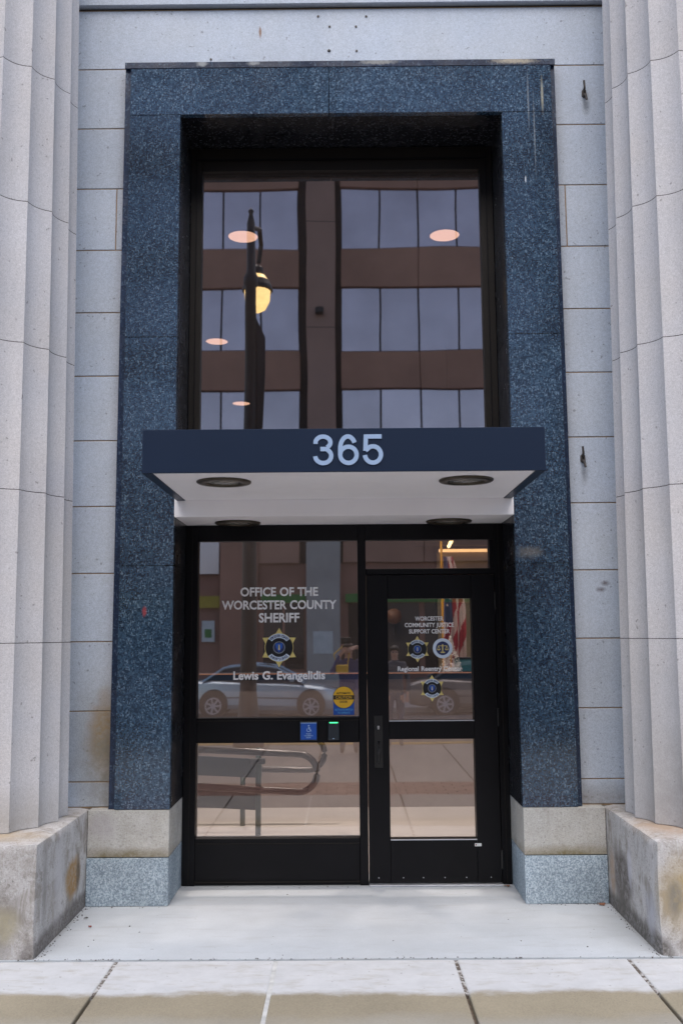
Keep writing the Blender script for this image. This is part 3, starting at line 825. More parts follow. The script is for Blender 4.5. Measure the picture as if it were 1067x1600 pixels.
link('round_seal', done(bm), ['vinyl_ribbon', 'vinyl_navy', 'vinyl_gold'], dr)['label'] = 'white and navy round seal with golden scales'
# handle
bm = bmesh.new(); bbox(bm, .181, .236, D0-.006, D0, .748, 1.085, bev=.0025, seg=2)
hp = link('handle_plate', done(bm), 'handle_metal', dr)
bm = bmesh.new(); bbox(bm, .197, .221, D0-.0075, D0-.0055, .772, .925); link('pull_recess', done(bm), 'vinyl_black', hp)
bm = bmesh.new(); tube(bm, [(.209, D0-.006, .782), (.209, D0-.022, .792), (.209, D0-.024, .85), (.209, D0-.022, .905), (.209, D0-.006, .915)], .0075, 10)
link('pull_bar', done(bm, True), 'handle_metal', hp)
bm = bmesh.new(); cyl(bm, (.208, D0-.0085, 1.012), .019, .006, 'Y', 24); link('lock_ring', done(bm), 'vinyl_black', hp)
bm = bmesh.new(); cyl(bm, (.208, D0-.013, 1.012), .0078, .006, 'Y', 16); cyl(bm, (.208, D0-.0135, 1.001), .006, .005, 'Y', 12)
link('lock_cylinder', done(bm), 'lock_steel', hp)
for z in (.12, 1.03, 1.80):
    bm = bmesh.new(); cyl(bm, (1.003, D0-.010, z+.04), .0085, .115, 'Z', 12); link('hinge', done(bm), 'handle_metal', dr)
bm = bmesh.new(); bbox(bm, .828, .872, D0-.0015, D0-.0001, .243, .262); lb = link('small_label', done(bm), 'poster_white', dr); lb['label'] = 'tiny white sticker on the bottom rail'
bm = bmesh.new(); bbox(bm, .832, .840, D0-.0025, D0-.0016, .248, .257); link('label_mark', done(bm), 'leaf_red', lb)
for k, x in enumerate((.20, .36, .49, .63, .77, .93)):
    bm = bmesh.new(); cyl(bm, (x, D0-.001, .048), .0035, .003, 'Y', 8); link('screw', done(bm), 'aluminium', dr)

# push plate and card reader
pp = thing('push_plate', 'blue square push plate with wheelchair symbol on the sidelight rail', 'door button', (-.256, F0, .93))
px, pz = -.2545, .987
box('plate', px-.058, px+.058, F0-.012, F0+.0035, pz-.062, pz+.062, 'plastic_dark', pp, bev=.002)
box('sign_face', px-.053, px+.053, F0-.016, F0-.0125, pz-.055, pz+.055, 'vinyl_sign_blue', pp, bev=.001)
bm = bmesh.new(); yy_ = F0-.0175
def S(*pts, wd=.0038, k=0): stroke(bm, [(px+a, pz+b) for a, b in pts], wd, yy_-.0002*k, .0006)
disc(bm, px+.001, pz+.036, .0047, yy_, .0006)
S((0, .030), (.001, .014), (.011, .013), (.016, .001), (.020, .001), k=1)
S((0, .022), (.011, .021), k=2)
stroke(bm, [(px+a, pz+b) for a, b in earc(-.0, .008, .0115, .0115, 130, 350, 14)], .003, yy_-.0006, .0006)
link('wheelchair_symbol', done(bm), 'vinyl_lightblue', pp)
me = joinmeshes([text_at('PUSH', px, pz-.021, .030, .0075, yy_), text_at('TO OPERATE', px, pz-.033, .058, .0075, yy_), text_at('DOOR', px, pz-.045, .030, .0075, yy_)])
link('lettering', me, 'vinyl_lightblue', pp)
boxes('face_edge', [(px-.053, px+.053, F0-.0175, F0-.0162, pz+.0512, pz+.0548)], 'vinyl_lightblue', pp)
cr = thing('card_reader', 'slim dark card reader with green light beside the blue push plate', 'card reader', (-.088, F0, .925))
box('reader_body', -.1255, -.0505, F0-.022, F0+.0035, .928, 1.046, 'plastic_dark', cr, bev=.004)
box('green_light', -.116, -.060, F0-.0235, F0-.0195, 1.0385, 1.0445, 'led_green', cr)
box('small_mark', -.096, -.083, F0-.0235, F0-.0221, .936, .940, 'vinyl_lightblue', cr)

# caution sticker
cs = thing('caution_sticker', 'yellow round caution sticker on a blue square low on the sidelight glass', 'sticker', (-.018, YT, 1.09))
bm = bmesh.new(); x0, x1, z0 = -.0905, .0495, 1.0865
cx, cz, rr = -.0205, 1.2025, .0705
poly(bm, [(x0, z0), (x1, z0), (x1, cz), (x0, cz)], YT, .0005, 0)
disc(bm, cx, cz, rr+.0025, YT-.0006, .0004, 1); disc(bm, cx, cz, rr, YT-.0011, .0004, 2)
poly(bm, [(cx-rr*.98, cz+.014), (cx+rr*.98, cz+.014), (cx+rr*.98, cz-.014), (cx-rr*.98, cz-.014)], YT-.0016, .0004, 1)
link('sticker_face', done(bm), ['vinyl_sign_blue', 'vinyl_black', 'vinyl_yellow'], cs)
link('lettering', text_at('CAUTION', cx, cz-.009, .108, .019, YT-.0022), 'vinyl_yellow', cs)
link('lettering', text_at('AUTOMATIC', cx, cz+.021, .096, .013, YT-.0018, .03), 'vinyl_black', cs)
link('lettering', text_at('DOOR', cx, cz-.036, .050, .014, YT-.0018, .03), 'vinyl_black', cs)
link('lettering', joinmeshes([text_at('ACTIVATE SWITCH', cx, z0+.028, .118, .013, YT-.0018), text_at('TO OPERATE', cx, z0+.008, .082, .013, YT-.0018)]), 'vinyl_skyblue', cs)

# ================================================================== LOBBY (seen through the tinted glass)
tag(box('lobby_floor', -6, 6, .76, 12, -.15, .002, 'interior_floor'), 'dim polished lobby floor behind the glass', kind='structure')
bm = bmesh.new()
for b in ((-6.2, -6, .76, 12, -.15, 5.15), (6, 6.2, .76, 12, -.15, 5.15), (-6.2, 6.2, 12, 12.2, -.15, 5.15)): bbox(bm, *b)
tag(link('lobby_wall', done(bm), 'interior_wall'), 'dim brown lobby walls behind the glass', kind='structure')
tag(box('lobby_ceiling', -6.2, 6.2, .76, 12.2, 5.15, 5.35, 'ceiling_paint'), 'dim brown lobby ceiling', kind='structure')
for (x, y, lab) in ((-.892, 2.079, 'round lit ceiling light at the left of the upper window'), (.902, 2.089, 'round lit ceiling light at the right of the upper window'),
                    (-1.538, 5.114, 'round ceiling light in the middle row at the left edge of the upper window'), (-1.586, 8.226, 'small far round ceiling light just above the canopy')):
    o = thing('ceiling_light', lab, 'ceiling light', (x, y, 5.15), 'round lit lights in the lobby ceiling')
    bm = bmesh.new(); lathe(bm, [(.145, 0), (.145, -.006), (.132, -.008), (.132, 0)], (x, y, 5.149), 32); link('trim_ring', done(bm), 'bronze_ring', o)
    bm = bmesh.new(); lathe(bm, [(.131, -.001), (.131, -.004), (.05, -.006)], (x, y, 5.149), 32); link('diffuser', done(bm), 'downlight_glow', o)
    ld = bpy.data.lights.new('ceiling_light_beam', 'SPOT'); ld.energy = 290; ld.spot_size = R(125); ld.spot_blend = .6; ld.shadow_soft_size = .12; ld.color = (1, .90, .83)
    lo = bpy.data.objects.new('ceiling_light_beam', ld); COL.objects.link(lo); lo.parent = o; lo.location = (0, 0, -.03)
# cream alcove with cove light, and strip lamp seen in the transom
al = thing('lit_alcove', 'cream lobby wall with warm cove light seen through the transom', 'wall', (1.9, 6.1, 0))
box('wall_panel', 1.16, 3.2, 6.0, 6.2, .002, 2.64, 'interior_cream', al)
box('cove_lamp', 1.18, 3.2, 5.95, 5.995, 2.64, 2.675, 'cove_glow', al)
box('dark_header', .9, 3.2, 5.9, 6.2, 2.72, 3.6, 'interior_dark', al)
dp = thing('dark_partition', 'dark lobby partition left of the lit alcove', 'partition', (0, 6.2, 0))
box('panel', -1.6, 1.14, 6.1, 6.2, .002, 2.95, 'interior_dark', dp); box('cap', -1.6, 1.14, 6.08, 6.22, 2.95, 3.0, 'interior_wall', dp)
sl2 = thing('strip_lamp', 'slanting bright strip lamp seen through the transom', 'lamp', (1.26, 5.8, 2.7))
bm = bmesh.new(); tube(bm, [(1.243, 4.965, 2.72), (1.291, 6.5-.65, 2.70)], .022, 8); link('lamp_tube', done(bm), 'strip_glow', sl2)
bm = bmesh.new(); tube(bm, [(1.25, 5.2, 2.74), (1.25, 5.2, 5.15)], .004, 6); link('hanger', done(bm), 'bronze_ring', sl2)
wl = thing('wall_lamp', 'dim orange wall lamp seen at the left edge of the door glass', 'lamp', (.70, 6.0, 1.75))
bm = bmesh.new(); lathe(bm, [(.03, -.09), (.08, -.06), (.10, .0), (.08, .07), (.03, .10)], (.60, 5.98, 1.83), 20); link('lamp_shade', done(bm, True), 'ceiling_lamp_warm', wl)
bm = bmesh.new(); bbox(bm, .60, .64, 6.0, 6.099, 1.60, 1.72); link('lamp_bracket', done(bm), 'bronze_ring', wl)
# reception counter
ct = thing('reception_counter', 'dark reception counter with a thin copper edge running behind both panes', 'counter', (0, 3.3, 0))
box('counter_front', -3.2, 2.6, 3.22, 3.6, .002, 1.19, 'counter_wood', ct)
box('counter_top', -3.2, 2.6, 3.19, 3.7, 1.1905, 1.243, 'panel_bluegrey', ct)
box('copper_edge_glow', -3.2, 2.6, 3.18, 3.2, 1.2435, 1.254, 'copper_edge_glow', ct)
# handrails
hr = thing('ramp_handrail', 'bronze tube handrail with rounded loop end behind the lower sidelight pane', 'handrail', (-.8, 1.6, 0), 'lobby ramp handrails')
def loop(x_l, x_r, zt, zb, y, zl_t, zl_b):
    r_ = (zt-zb)/2; c = (x_r-r_, (zt+zb)/2)
    return [(x_l, y, zl_t)] + [(c[0]+r_*math.cos(R(a)), y, c[1]+r_*math.sin(R(a))) for a in range(90, -91, -12)] + [(x_l, y, zl_b)]
bm = bmesh.new(); tube(bm, loop(-2.4, -.235, .695, .405, 1.6, .80, .53), .027, 12); link('rail_tube', done(bm, True), 'rail_bronze', hr)
bm = bmesh.new(); tube(bm, [(-.70, 1.68, .735), (-.70, 1.68, .002)], .022, 12); link('rail_post', done(bm, True), 'post_green', hr)
bm = bmesh.new(); bbox(bm, -.76, -.64, 1.585, 1.66, .62, .66, bev=.006); link('rail_bracket', done(bm), 'vinyl_black', hr)
hr2 = thing('ramp_handrail', 'rear bronze tube handrail loop behind the front one', 'handrail', (-.8, 2.4, 0), 'lobby ramp handrails')
bm = bmesh.new(); tube(bm, loop(-2.4, -.195, .745, .462, 2.4, .80, .50), .026, 12); link('rail_tube', done(bm, True), 'rail_bronze', hr2)
bm = bmesh.new(); tube(bm, [(-.9, 2.4, .47), (-.9, 2.4, .002)], .022, 10); link('rail_post', done(bm, True), 'post_green', hr2)
gp = thing('ramp_guard', 'blue-grey guard panel standing between the lobby handrails', 'panel', (-1.2, 1.8, 0), 'lobby ramp handrails')
bm = bmesh.new(); poly(bm, [(-2.2, .72), (-.685, .63), (-.685, .485), (-2.2, .56)], 1.80, .02); link('upper_panel', done(bm), 'panel_bluegrey', gp)
bm = bmesh.new(); poly(bm, [(-2.2, .44), (-.71, .40), (-.71, .235), (-2.2, .32)], 1.80, .02); link('lower_panel', done(bm), 'interior_dark', gp)
for xa in (-1.5,): boxes('guard_foot', [(xa, xa+.025, 1.822, 1.86, .002, .6)], 'post_green', gp)
# flag
fl = thing('flag_on_stand', 'draped red, white and blue flag with gold fringe inside the door', 'flag', (1.03, 3.95, 0))
bm = bmesh.new(); tube(bm, [(1.01, 4.0, 0.03), (1.01, 4.0, 2.62)], .012, 10); lathe(bm, [(.13, 0), (.13, .03), (.03, .06), (.02, .10)], (1.01, 4.0, .003), 20)
link('flag_pole', done(bm), 'fringe_gold', fl)
bm = bmesh.new(); U, V = 40, 60; gv = []
for j in range(V+1):
    v_ = j/V; row = []
    for i in range(U+1):
        u_ = i/U
        wd = .10+.16*v_+.03*math.sin(v_*5)
        x = 1.003+1.15*wd*u_ + .012*math.sin(u_*19+v_*4)
        y = 3.93+.035*math.sin(u_*22+v_*3)*(.5+v_)
        z = 2.42-v_*1.16 - .09*u_*v_
        row.append(bm.verts.new((x, y, z)))
    gv.append(row)
for j in range(V):
    for i in range(U):
        f = bm.faces.new((gv[j][i], gv[j+1][i], gv[j+1][i+1], gv[j][i+1]))
        u_, v_ = i/U, j/V
        if u_ < .05: mi = 3
        elif u_ < .50 and v_ < .58: mi = 2
        else: mi = 0 if math.floor(u_*5.2+v_*6.5+(.8 if u_ > .62 else 0)) % 2 else 1
        if v_ > .975 or (u_ > .93 and v_ > .82): mi = 3
        f.material_index = mi
me = done(bm, True, False); ff = link('flag_cloth', me, ['flag_red', 'flag_white', 'flag_blue', 'fringe_gold'], fl)
for (sx, sz) in ((1.048, 1.91), (1.078, 1.98), (1.045, 2.07), (1.085, 2.14), (1.05, 2.22)):
    bm = bmesh.new(); poly(bm, [(sx+(.017 if k % 2 == 0 else .0065)*math.cos(R(90+36*k)), sz+(.017 if k % 2 == 0 else .0065)*math.sin(R(90+36*k))) for k in range(10)], 3.875, .001)
    link('flag_star', done(bm), 'flag_white', fl)
# tinsel tree on the counter
tt = thing('tinsel_tree', 'small glittering silver tinsel tree standing on the counter', 'ornament', (.985, 3.3, 1.255))
TX = 1.005
bm = bmesh.new()
for k in range(1100):
    h = random.random()**1.4; r_ = .12*(1-h)*math.sqrt(random.random())+.004; a = random.random()*2*PI
    c = Vector((TX+r_*math.cos(a), 3.26+r_*math.sin(a), 1.258+h*.34)); s_ = random.uniform(.006, .012)
    n1 = Vector((random.uniform(-1, 1), random.uniform(-1, 1), random.uniform(-1, 1))).normalized(); n2 = n1.orthogonal().normalized()
    bm.faces.new([bm.verts.new(c+n1*s_), bm.verts.new(c+n2*s_*.6), bm.verts.new(c-n1*s_)])
o_ = link('tinsel', done(bm, recalc=False), 'tinsel', tt); o_['kind'] = 'stuff'
bm = bmesh.new(); tube(bm, [(TX, 3.26, 1.255), (TX, 3.26, 1.5)], .006, 6); link('stem', done(bm), 'fringe_gold', tt)
tb = thing('teal_box', 'teal plastic box behind the counter right of the tinsel tree', 'box', (1.17, 3.6, 1.245))
box('box_body', 1.085, 1.30, 3.45, 3.65, 1.2435, 1.37, 'teal_plastic', tb, bev=.01); box('box_lid', 1.08, 1.305, 3.445, 3.655, 1.3705, 1.385, 'panel_bluegrey', tb, bev=.003)

# ================================================================== PEOPLE (they appear mirrored in the glass)
def grow(skel, edges, root=0, sub=2):
    me = bpy.data.meshes.new('person_body'); me.from_pydata([s[:3] for s in skel], edges, [])
    ob = bpy.data.objects.new('person_tmp', me); COL.objects.link(ob)
    md = ob.modifiers.new('skin', 'SKIN'); sb = ob.modifiers.new('sub', 'SUBSURF'); sb.levels = sub; sb.render_levels = sub
    for i, s in enumerate(skel):
        sv = me.skin_vertices[0].data[i]; sv.radius = (s[3], s[4] if len(s) > 4 else s[3]); sv.use_root = (i == root)
    dg = bpy.context.evaluated_depsgraph_get(); dg.update()
    out = bpy.data.meshes.new_from_object(ob.evaluated_get(dg)); bpy.data.objects.remove(ob); return out
def person(px, py, z0, H, top, hairmat, label, armpose, hair_long):
    k = H/1.72
    o = thing('person', label, 'person', (px, py, z0))
    P = lambda x, y, z: (px+x*k, py+y*k, z0+z*k)
    sk = [P(0, 0, .95)+(.15*k, .11*k), P(0, 0, 1.12)+(.135*k, .10*k), P(0, -.01, 1.32)+(.165*k, .11*k), P(0, -.01, 1.44)+(.09*k, .075*k), P(0, .0, 1.50)+(.052*k,),
          P(0, .02, 1.575)+(.072*k, .088*k), P(0, .015, 1.655)+(.074*k, .09*k)]
    ed = [(0, 1), (1, 2), (2, 3), (3, 4), (4, 5), (5, 6)]
    for s in (-1, 1):
        b = len(sk)
        sh, el, wr, hd = armpose[s]
        sk += [P(s*.17, -.01, 1.40)+(.062*k,), P(*el)+(.042*k,), P(*wr)+(.029*k,), P(*hd)+(.034*k, .022*k)]
        ed += [(2, b), (b, b+1), (b+1, b+2), (b+2, b+3)]
        b = len(sk)
        sk += [P(s*.095, 0, .86)+(.095*k,), P(s*.10, .01, .48)+(.062*k,), P(s*.105, -.01, .09)+(.042*k,), P(s*.11, .13, .035)+(.038*k, .03*k)]
        ed += [(0, b), (b, b+1), (b+1, b+2), (b+2, b+3)]
        # five fingers from the palm
        h = Vector(hd); w_ = Vector(wr); dr_ = (h-w_).normalized()
        side = Vector((-s, 0, 0)) - dr_*Vector((-s, 0, 0)).dot(dr_)
        side.normalize()
        hb = len(sk)-5
        for f in range(5):
            off = (f-1.5)*.017 if f < 4 else -.035
            base = h+dr_*.02+side*off; tip = h+dr_*(.075-.006*abs(f-1.5) if f < 4 else .03)+side*(off*1.1)+Vector((0, .02, 0))
            b2 = len(sk); sk += [P(*base)+(.010*k,), P(*tip)+(.008*k,)]
            ed += [(hb, b2), (b2, b2+1)]
    me = grow(sk, ed)
    for q in ('skin', top, 'denim', 'dark_cloth'): me.materials.append(M[q])
    hands = [Vector(P(*armpose[s][3])) for s in (-1, 1)]
    for f in me.polygons:
        c = f.center; hz = (c.z-z0)/k
        near = min((c-h).length for h in hands)
        f.material_index = 0 if (hz > 1.475 and abs(c.x-px) < .13*k) or near < .11*k else (3 if hz < .1 else (2 if hz < .93 else 1))
        f.use_smooth = True
    me.transform(Matrix.Translation(-Vector((px, py, z0))))
    bo = bpy.data.objects.new('person_body', me); COL.objects.link(bo); bo.parent = o; ORG[bo.name] = ORG[o.name]
    # face
    for s in (-1, 1):
        bm = bmesh.new(); bmesh.ops.create_icosphere(bm, subdivisions=2, radius=.012*k, matrix=Matrix.Translation(P(s*.032, .098, 1.615)))
        link('eye', done(bm, True), 'vinyl_black', bo)
    bm = bmesh.new(); cyl(bm, P(0, .112, 1.59), .012*k, .035*k, 'Z', 8, r2=.006*k); link('nose', done(bm, True), 'skin', bo)
    bm = bmesh.new(); bbox(bm, px-.024*k, px+.024*k, py+.098*k, py+.106*k, z0+1.545*k, z0+1.552*k, bev=.002); link('mouth', done(bm), 'leaf_red', bo)
    # hair
    bm = bmesh.new(); r_ = bmesh.ops.create_uvsphere(bm, u_segments=24, v_segments=16, radius=1)
    for v in bm.verts:
        c = v.co.copy(); front = c.y > .35 and c.z < .35
        nzz = noise.noise(c*6)*.05
        v.co = Vector(P(c.x*(.094+nzz*.1) if not front else c.x*.07, .0+c.y*(.105 if not front else .04), 1.63+c.z*.105+(nzz*.1)))
        if hair_long and c.z < -.1 and c.y < .35: v.co.z -= (.26*k*min(1, -c.z*1.6)); v.co.x += c.x*.03*k
    link('hair', done(bm, True), hairmat, o)
    return o
person(.03, -6.33, -.004, 1.50, 'jacket_blue', 'hair_brown', 'mirrored person in a blue jacket raising a camera with long brown hair',
       {1: ((0,)*3, (.30, .10, 1.55), (.14, .24, 1.66), (.075, .27, 1.64)), -1: ((0,)*3, (-.27, .14, 1.24), (-.13, .24, 1.54), (-.075, .27, 1.60))}, True)
cm = thing('handheld_camera', 'black camera held up by the person in the blue jacket', 'camera', (0.0, -6.06, 1.60))
box('camera_body', -.07, .07, -6.085, -6.04, 1.485, 1.575, 'vinyl_black', cm, bev=.008)
bm = bmesh.new(); cyl(bm, (0, -6.012, 1.53), .034, .055, 'Y', 24); link('lens', done(bm), 'plastic_dark', cm)
bg_ = thing('shoulder_bag', 'small yellow bag at the waist of the person with the camera', 'bag', (-.05, -6.12, 1.12))
box('bag_body', -.14, .03, -6.20, -6.13, 1.09, 1.20, 'bag_yellow', bg_, bev=.015)
bm = bmesh.new(); tube(bm, [(-.13, -6.165, 1.195), (-.17, -6.20, 1.34), (-.02, -6.44, 1.47), (.06, -6.32, 1.46), (.02, -6.165, 1.195)], .008, 6); link('strap', done(bm), 'bag_yellow', bg_)
person(.70, -7.15, -.004, 1.44, 'jacket_grey', 'hair_black', 'mirrored short dark-haired person in a pale grey jacket',
       {1: ((0,)*3, (.24, -.02, 1.13), (.22, .08, .90), (.21, .10, .82)), -1: ((0,)*3, (-.24, -.02, 1.13), (-.22, .08, .90), (-.21, .10, .82))}, False)

# ================================================================== CARS (across the street, mirrored in the glass)
def car(name, cx, cy, z0, facing, paint, label):
    """facing +1: front towards +X. Shape lofted from stations along the length."""
    o = thing('parked_car', label, 'car', (cx, cy, z0), 'cars parked across the street')
    X = lambda t_: cx+facing*t_
    # (x, sill z, belt/hood z, half width)
    st = [(-2.28, .42, .70, .62), (-2.22, .30, .86, .76), (-1.9, .24, .95, .84), (-1.35, .22, .97, .87), (-.5, .20, .93, .88), (.5, .20, .90, .88),
          (.95, .20, .88, .87), (1.6, .22, .80, .85), (2.0, .25, .72, .80), (2.16, .34, .60, .66)]
    bm = bmesh.new(); rings = []
    for (x, zs_, zb, hw) in st:
        sec = [(-hw*.9, zs_), (-hw, zs_+.12), (-hw*1.0, (zs_+zb)/2), (-hw*.97, zb-.06), (-hw*.88, zb), (0, zb+.03),
               (hw*.88, zb), (hw*.97, zb-.06), (hw, (zs_+zb)/2), (hw, zs_+.12), (hw*.9, zs_)]
        rings.append([bm.verts.new((X(x), cy+a, z0+b)) for a, b in sec])
    kk = len(rings[0])
    for i in range(len(rings)-1):
        for k in range(kk): bm.faces.new((rings[i][k], rings[i][(k+1) % kk], rings[i+1][(k+1) % kk], rings[i+1][k]))
    bm.faces.new(rings[0]); bm.faces.new(rings[-1])
    me = done(bm, True); link('car_body', me, paint, o)
    me.set_sharp_from_angle(angle=R(35))
    # greenhouse
    gs = [(-1.62, .97, .97, .80, .80), (-1.05, .95, 1.32, .81, .62), (-.6, .93, 1.385, .82, .62), (.05, .92, 1.375, .82, .62), (.38, .91, 1.30, .81, .62), (1.12, .88, .90, .80, .78)]
    bm = bmesh.new(); rings = []
    for (x, zb, zt, wb, wt) in gs:
        rings.append([bm.verts.new((X(x), cy+a, z0+b)) for a, b in ((-wb, zb-.04), (-wt, zt-.05), (-wt*.8, zt), (wt*.8, zt), (wt, zt-.05), (wb, zb-.04))])
    for i in range(len(rings)-1):
        for k in range(6):
            f = bm.faces.new((rings[i][k], rings[i][(k+1) % 6], rings[i+1][(k+1) % 6], rings[i+1][k]))
            roof = k in (1, 2, 3) and i in (1, 2, 3)
            f.material_index = 0 if roof else 1
    me = done(bm, False); link('cabin', me, [paint, 'dark_glass'], o)
    for s in (-1, 1):
        bm = bmesh.new()
        yb, yt = cy+s*.815, cy+s*.63
        tube(bm, [(X(-1.62), cy+s*.80, z0+.95), (X(-1.05), yt, z0+1.31), (X(-.3), yt, z0+1.385), (X(.38), yt, z0+1.30), (X(1.12), cy+s*.79, z0+.90)], .035, 6)
        tube(bm, [(X(-.42), yb, z0+.93), (X(-.38), yt, z0+1.36)], .028, 6)
        link('window_pillar', done(bm), paint, o)
        bm = bmesh.new(); bbox(bm, X(.80)-.06, X(.80)+.06, cy+s*.86, cy+s*1.0, z0+.93, z0+1.04, bev=.02); link('wing_mirror', done(bm), paint, o)
        bm = bmesh.new(); bbox(bm, min(X(-2.24), X(-2.15)), max(X(-2.24), X(-2.15)), cy+s*.52-.12, cy+s*.52+.12, z0+.66, z0+.80, bev=.02); link('taillight', done(bm), 'taillight_red', o)
        bm = bmesh.new(); bbox(bm, min(X(2.04), X(2.14)), max(X(2.04), X(2.14)), cy+s*.55-.14, cy+s*.55+.14, z0+.56, z0+.66, bev=.02); link('headlight', done(bm), 'poster_white', o)
        bm = bmesh.new(); bbox(bm, cx-1.0, cx+1.0, cy+s*.865, cy+s*.885, z0+.50, z0+.53); link('side_moulding', done(bm), 'plastic_dark', o)
        for wx in (-1.30, 1.30):
            bm = bmesh.new(); cyl(bm, (X(wx), cy+s*.80, z0+.36), .39, .165, 'Y', 28); link('wheel_arch', done(bm), 'tyre_rubber', o)
            bm = bmesh.new(); cyl(bm, (X(wx), cy+s*.81, z0+.31), .31, .20, 'Y', 28); wh = link('wheel', done(bm), 'tyre_rubber', o)
            bm = bmesh.new(); cyl(bm, (X(wx), cy+s*.912, z0+.31), .055, .02, 'Y', 12)
            for a in range(7):
                an = 2*PI*a/7; stroke_pts = [(X(wx)+.05*math.cos(an), z0+.31+.05*math.sin(an)), (X(wx)+.2*math.cos(an), z0+.31+.2*math.sin(an))]
                stroke(bm, stroke_pts, .05, cy+s*.905 if s > 0 else cy-.925, .02)
            ring = [(X(wx)+.205*math.cos(2*PI*q/28), z0+.31+.205*math.sin(2*PI*q/28)) for q in range(29)]
            stroke(bm, ring, .035, cy+s*.905 if s > 0 else cy-.925, .02)
            link('rim', done(bm), 'alloy', wh)
    return o
car('a', -2.26, -19.6, -.60, 1, 'car_blue_silver', 'pale blue-silver sedan mirrored in the sidelight glass')
car('b', 3.95, -19.9, -.60, 1, 'car_beige', 'dull beige sedan mirrored in the glass of the door')

# ================================================================== STREET LAMP (mirrored)
lp = thing('street_lamp', 'dark iron street lamp with yellow glowing globe mirrored in the upper window', 'street lamp', (-1.43, -7.15, 0))
bm = bmesh.new(); lathe(bm, [(.22, -.004), (.22, .25), (.16, .35), (.125, .8), (.105, 2.5), (.095, 5.0), (.085, 6.95), (.115, 7.0), (.115, 7.12), (.075, 7.2), (.065, 8.0), (.03, 8.15), (.05, 8.2), (.0, 8.26)], (-1.44, -7.15, 0), 16)
link('post', done(bm, True), 'lamp_post_iron', lp)
bm = bmesh.new(); tube(bm, [(-1.42, -7.2, 7.95), (-1.33, -7.5, 8.05), (-1.33, -7.75, 7.9), (-1.38, -7.8, 7.62)], .04, 8); link('bracket_arm', done(bm), 'lamp_post_iron', lp)
bm = bmesh.new(); lathe(bm, [(.02, .52), (.09, .45), (.10, .30), (.20, .22), (.245, .12), (.25, .06), (.235, .05)], (-1.395, -7.8, 7.08), 24); link('lamp_cap', done(bm), 'lamp_post_iron', lp)
bm = bmesh.new(); lathe(bm, [(.12, .28), (.19, .18), (.215, .02), (.20, -.14), (.13, -.28), (.03, -.34)], (-1.395, -7.8, 7.12), 24); link('globe', done(bm, True), 'lamp_glow', lp)
bm = bmesh.new(); poly(bm, [(-1.37, 6.5), (-1.22, 6.15), (-1.22, 5.6), (-1.30, 3.2), (-1.37, 3.0)], -7.16, .02); link('banner', done(bm), 'lamp_post_iron', lp)

# ================================================================== OFFICE BLOCK OPPOSITE (mirrored)
FB = -27.0
ob = thing('office_block', 'brown panelled office block across the street with bands of pale blue windows', 'building', (0, -30, -.52))
box('block_body', -19.0, 15.7, -40, FB-.35, -.55, 26.4, 'dark_gasket', ob)
piers = [-1.65+k*8.81 for k in range(-2, 3)]          # left edges of 1.55 m piers
rows = [(8.05, 10.59), (12.0, 14.47), (15.97, 18.35), (19.85, 22.3), (23.8, 26.3)]
spans = [(4.15, 8.05), (10.59, 12.0), (14.47, 15.97), (18.35, 19.85), (22.3, 23.8), (26.3, 26.6)]
for pxx in piers:
    box('pier', pxx+.28, pxx+1.34, FB-.4, FB+.12, -.53, 26.6, 'opposite_pier', ob, bev=.02)
    for z in (4.1, 8.0, 12.9, 17.0): box('pier_joint', pxx+.26, pxx+1.36, FB-.3, FB+.123, z, z+.025, 'dark_gasket', ob)
    if pxx > 15: continue
    b0 = pxx+1.55; pw = (8.81-1.55)/5
    for (z0, z1) in spans:
        for (xa, xb) in ((b0, b0+2.9), (b0+2.92, b0+7.26)):
            box('spandrel_panel', xa, xb, FB-.34, FB, z0, z1-.0, 'opposite_panel', ob, bev=.015)
    for (z0, z1) in rows:
        for k in range(5):
            box('window_pane', b0+k*pw+.035, b0+(k+1)*pw-.035, FB-.32, FB-.10, z0+.05, z1-.05, 'opposite_window', ob)
# street-level fronts
box('shop_wall', -19.0, 15.7, FB-.34, FB-.15, -.53, 4.14, 'brown_paint', ob)
for (x0, x1) in ((-10.5, -5.3), (-2.95, -1.5), (.1, 2.6), (2.8, 7)):
    f_ = box('shop_window', x0, x1, FB-.16, FB-.12, .35, 2.70, 'dark_glass', ob)
    box('window_mullion', (x0+x1)/2-.04, (x0+x1)/2+.04, FB-.12, FB-.06, .35, 2.7, 'brown_paint', f_)
box('shop_sign', -3.05, -1.42, FB-.14, FB+.05, 2.72, 3.02, 'green_awning', ob)['label'] = 'green shop sign band'
box('shop_sign', .0, 6.0, FB-.14, FB+.05, 2.72, 3.02, 'green_awning', ob)['label'] = 'long green shop sign band'
box('shop_sign', -12, -3.95, FB-.14, FB+.05, 2.56, 2.98, 'yellow_sign', ob)['label'] = 'yellow shop sign band'
box('street_column', -4.5, -3.16, FB-.14, FB+.16, -.53, 4.9, 'brown_paint', ob, bev=.02)
box('street_column', -1.39, -.19, FB-.14, FB+.22, -.53, 6.8, 'light_concrete', ob, bev=.02)
box('poster', -5.15, -4.7, FB-.1, FB+.02, 1.35, 2.1, 'poster_white', ob); box('poster_print', -5.05, -4.8, FB+.021, FB+.025, 1.5, 1.8, 'green_awning', ob)
box('poster', -1.15, -.45, FB+.221, FB+.24, .9, 1.7, 'poster_white', ob)
box('wall_sign', -6.4, -4.55, FB-.1, FB+.06, 3.78, 4.95, 'opposite_window', ob)
box('wall_camera', -1.02, -.72, FB+.13, FB+.4, 13.35, 13.6, 'vinyl_black', ob, bev=.05)

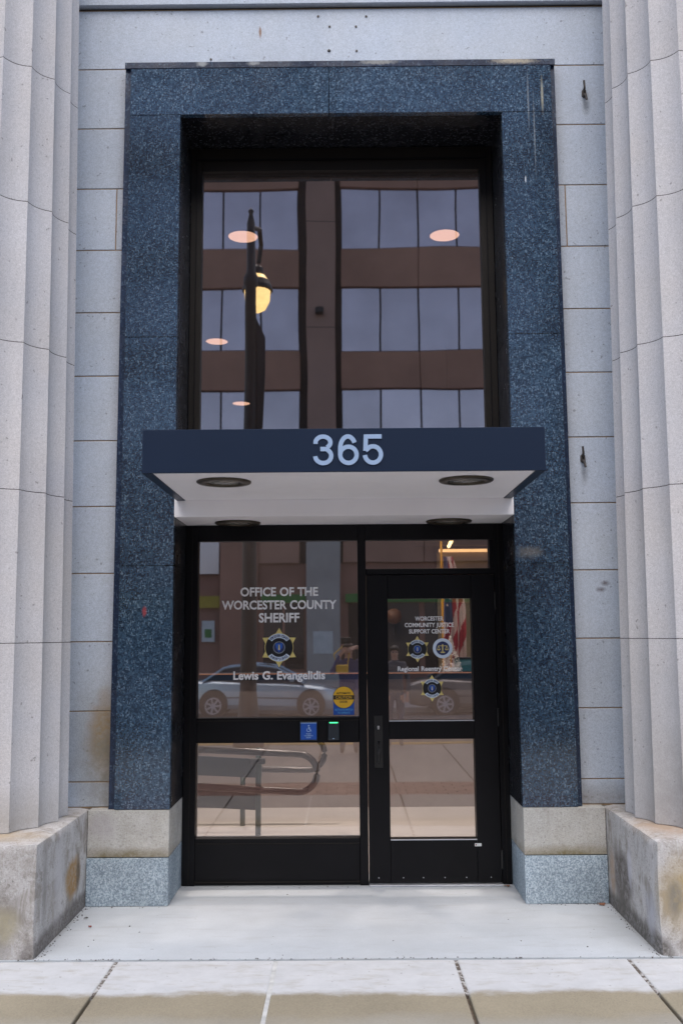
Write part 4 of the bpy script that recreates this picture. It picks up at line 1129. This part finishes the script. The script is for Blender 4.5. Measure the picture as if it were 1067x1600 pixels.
# ================================================================== DEBRIS
def leaf(x, y, r_, mat, label, ang):
    bm = bmesh.new(); k = 9
    vs = [bm.verts.new((x+r_*math.cos(2*PI*i/k+ang)*(1 if i % 2 else .62)*(1.4 if i < 4 else .8), y+r_*math.sin(2*PI*i/k+ang)*(1 if i % 2 else .7), .002+random.random()*.008)) for i in range(k)]
    c = bm.verts.new((x, y, .012))
    for i in range(k): bm.faces.new((vs[i], vs[(i+1) % k], c))
    r2 = bmesh.ops.extrude_face_region(bm, geom=list(bm.faces))
    for v in [q for q in r2['geom'] if isinstance(q, bmesh.types.BMVert)]: v.co.z += .0015
    o = link('fallen_leaf', done(bm), mat, loc=(x, y, 0)); tag(o, label, 'leaf', 'fallen leaves on the entrance slab')
leaf(-1.448, -.419, .011, 'leaf_red', 'tiny red leaf on the slab beside the left plinth', .4)
leaf(-1.512, -.25, .013, 'grit', 'dark curled leaf scrap behind the red leaf by the left plinth', 1.1)
leaf(1.52, -.03, .028, 'leaf_brown', 'reddish brown leaf in the corner of the right base block and plinth', .2)
leaf(1.030, .39, .022, 'leaf_brown', 'brown leaf scrap at the foot of the right door jamb', .9)
bm = bmesh.new()
for k in range(260):
    t_ = random.random()
    if t_ < .16: x, y = PL+abs(random.gauss(0, .02))+.004, random.uniform(-.93, -.02)
    elif t_ < .32: x, y = PR-abs(random.gauss(0, .02))-.004, random.uniform(-.93, -.02)
    elif t_ < .42: x, y = random.choice((random.uniform(PL, IXL), random.uniform(IXR, PR))), -.008-abs(random.gauss(0, .012))
    elif t_ < .52: x, y = random.uniform(-1.08, 1.06), .43-abs(random.gauss(0, .02))
    elif t_ < .60: x, y = random.uniform(-1.5, 1.5), random.uniform(-.9, .3)
    else: x, y = random.uniform(-1.7, 1.7), -.945+random.gauss(0, .006)
    s_ = random.uniform(.0012, .0035)*1
    bbox(bm, x-s_, x+s_*random.uniform(.6, 1.6), y-s_, y+s_, .0005, s_)
tag(link('grit', done(bm), 'grit'), 'fine dark grit gathered along the slab edges', 'grit', kind='stuff')
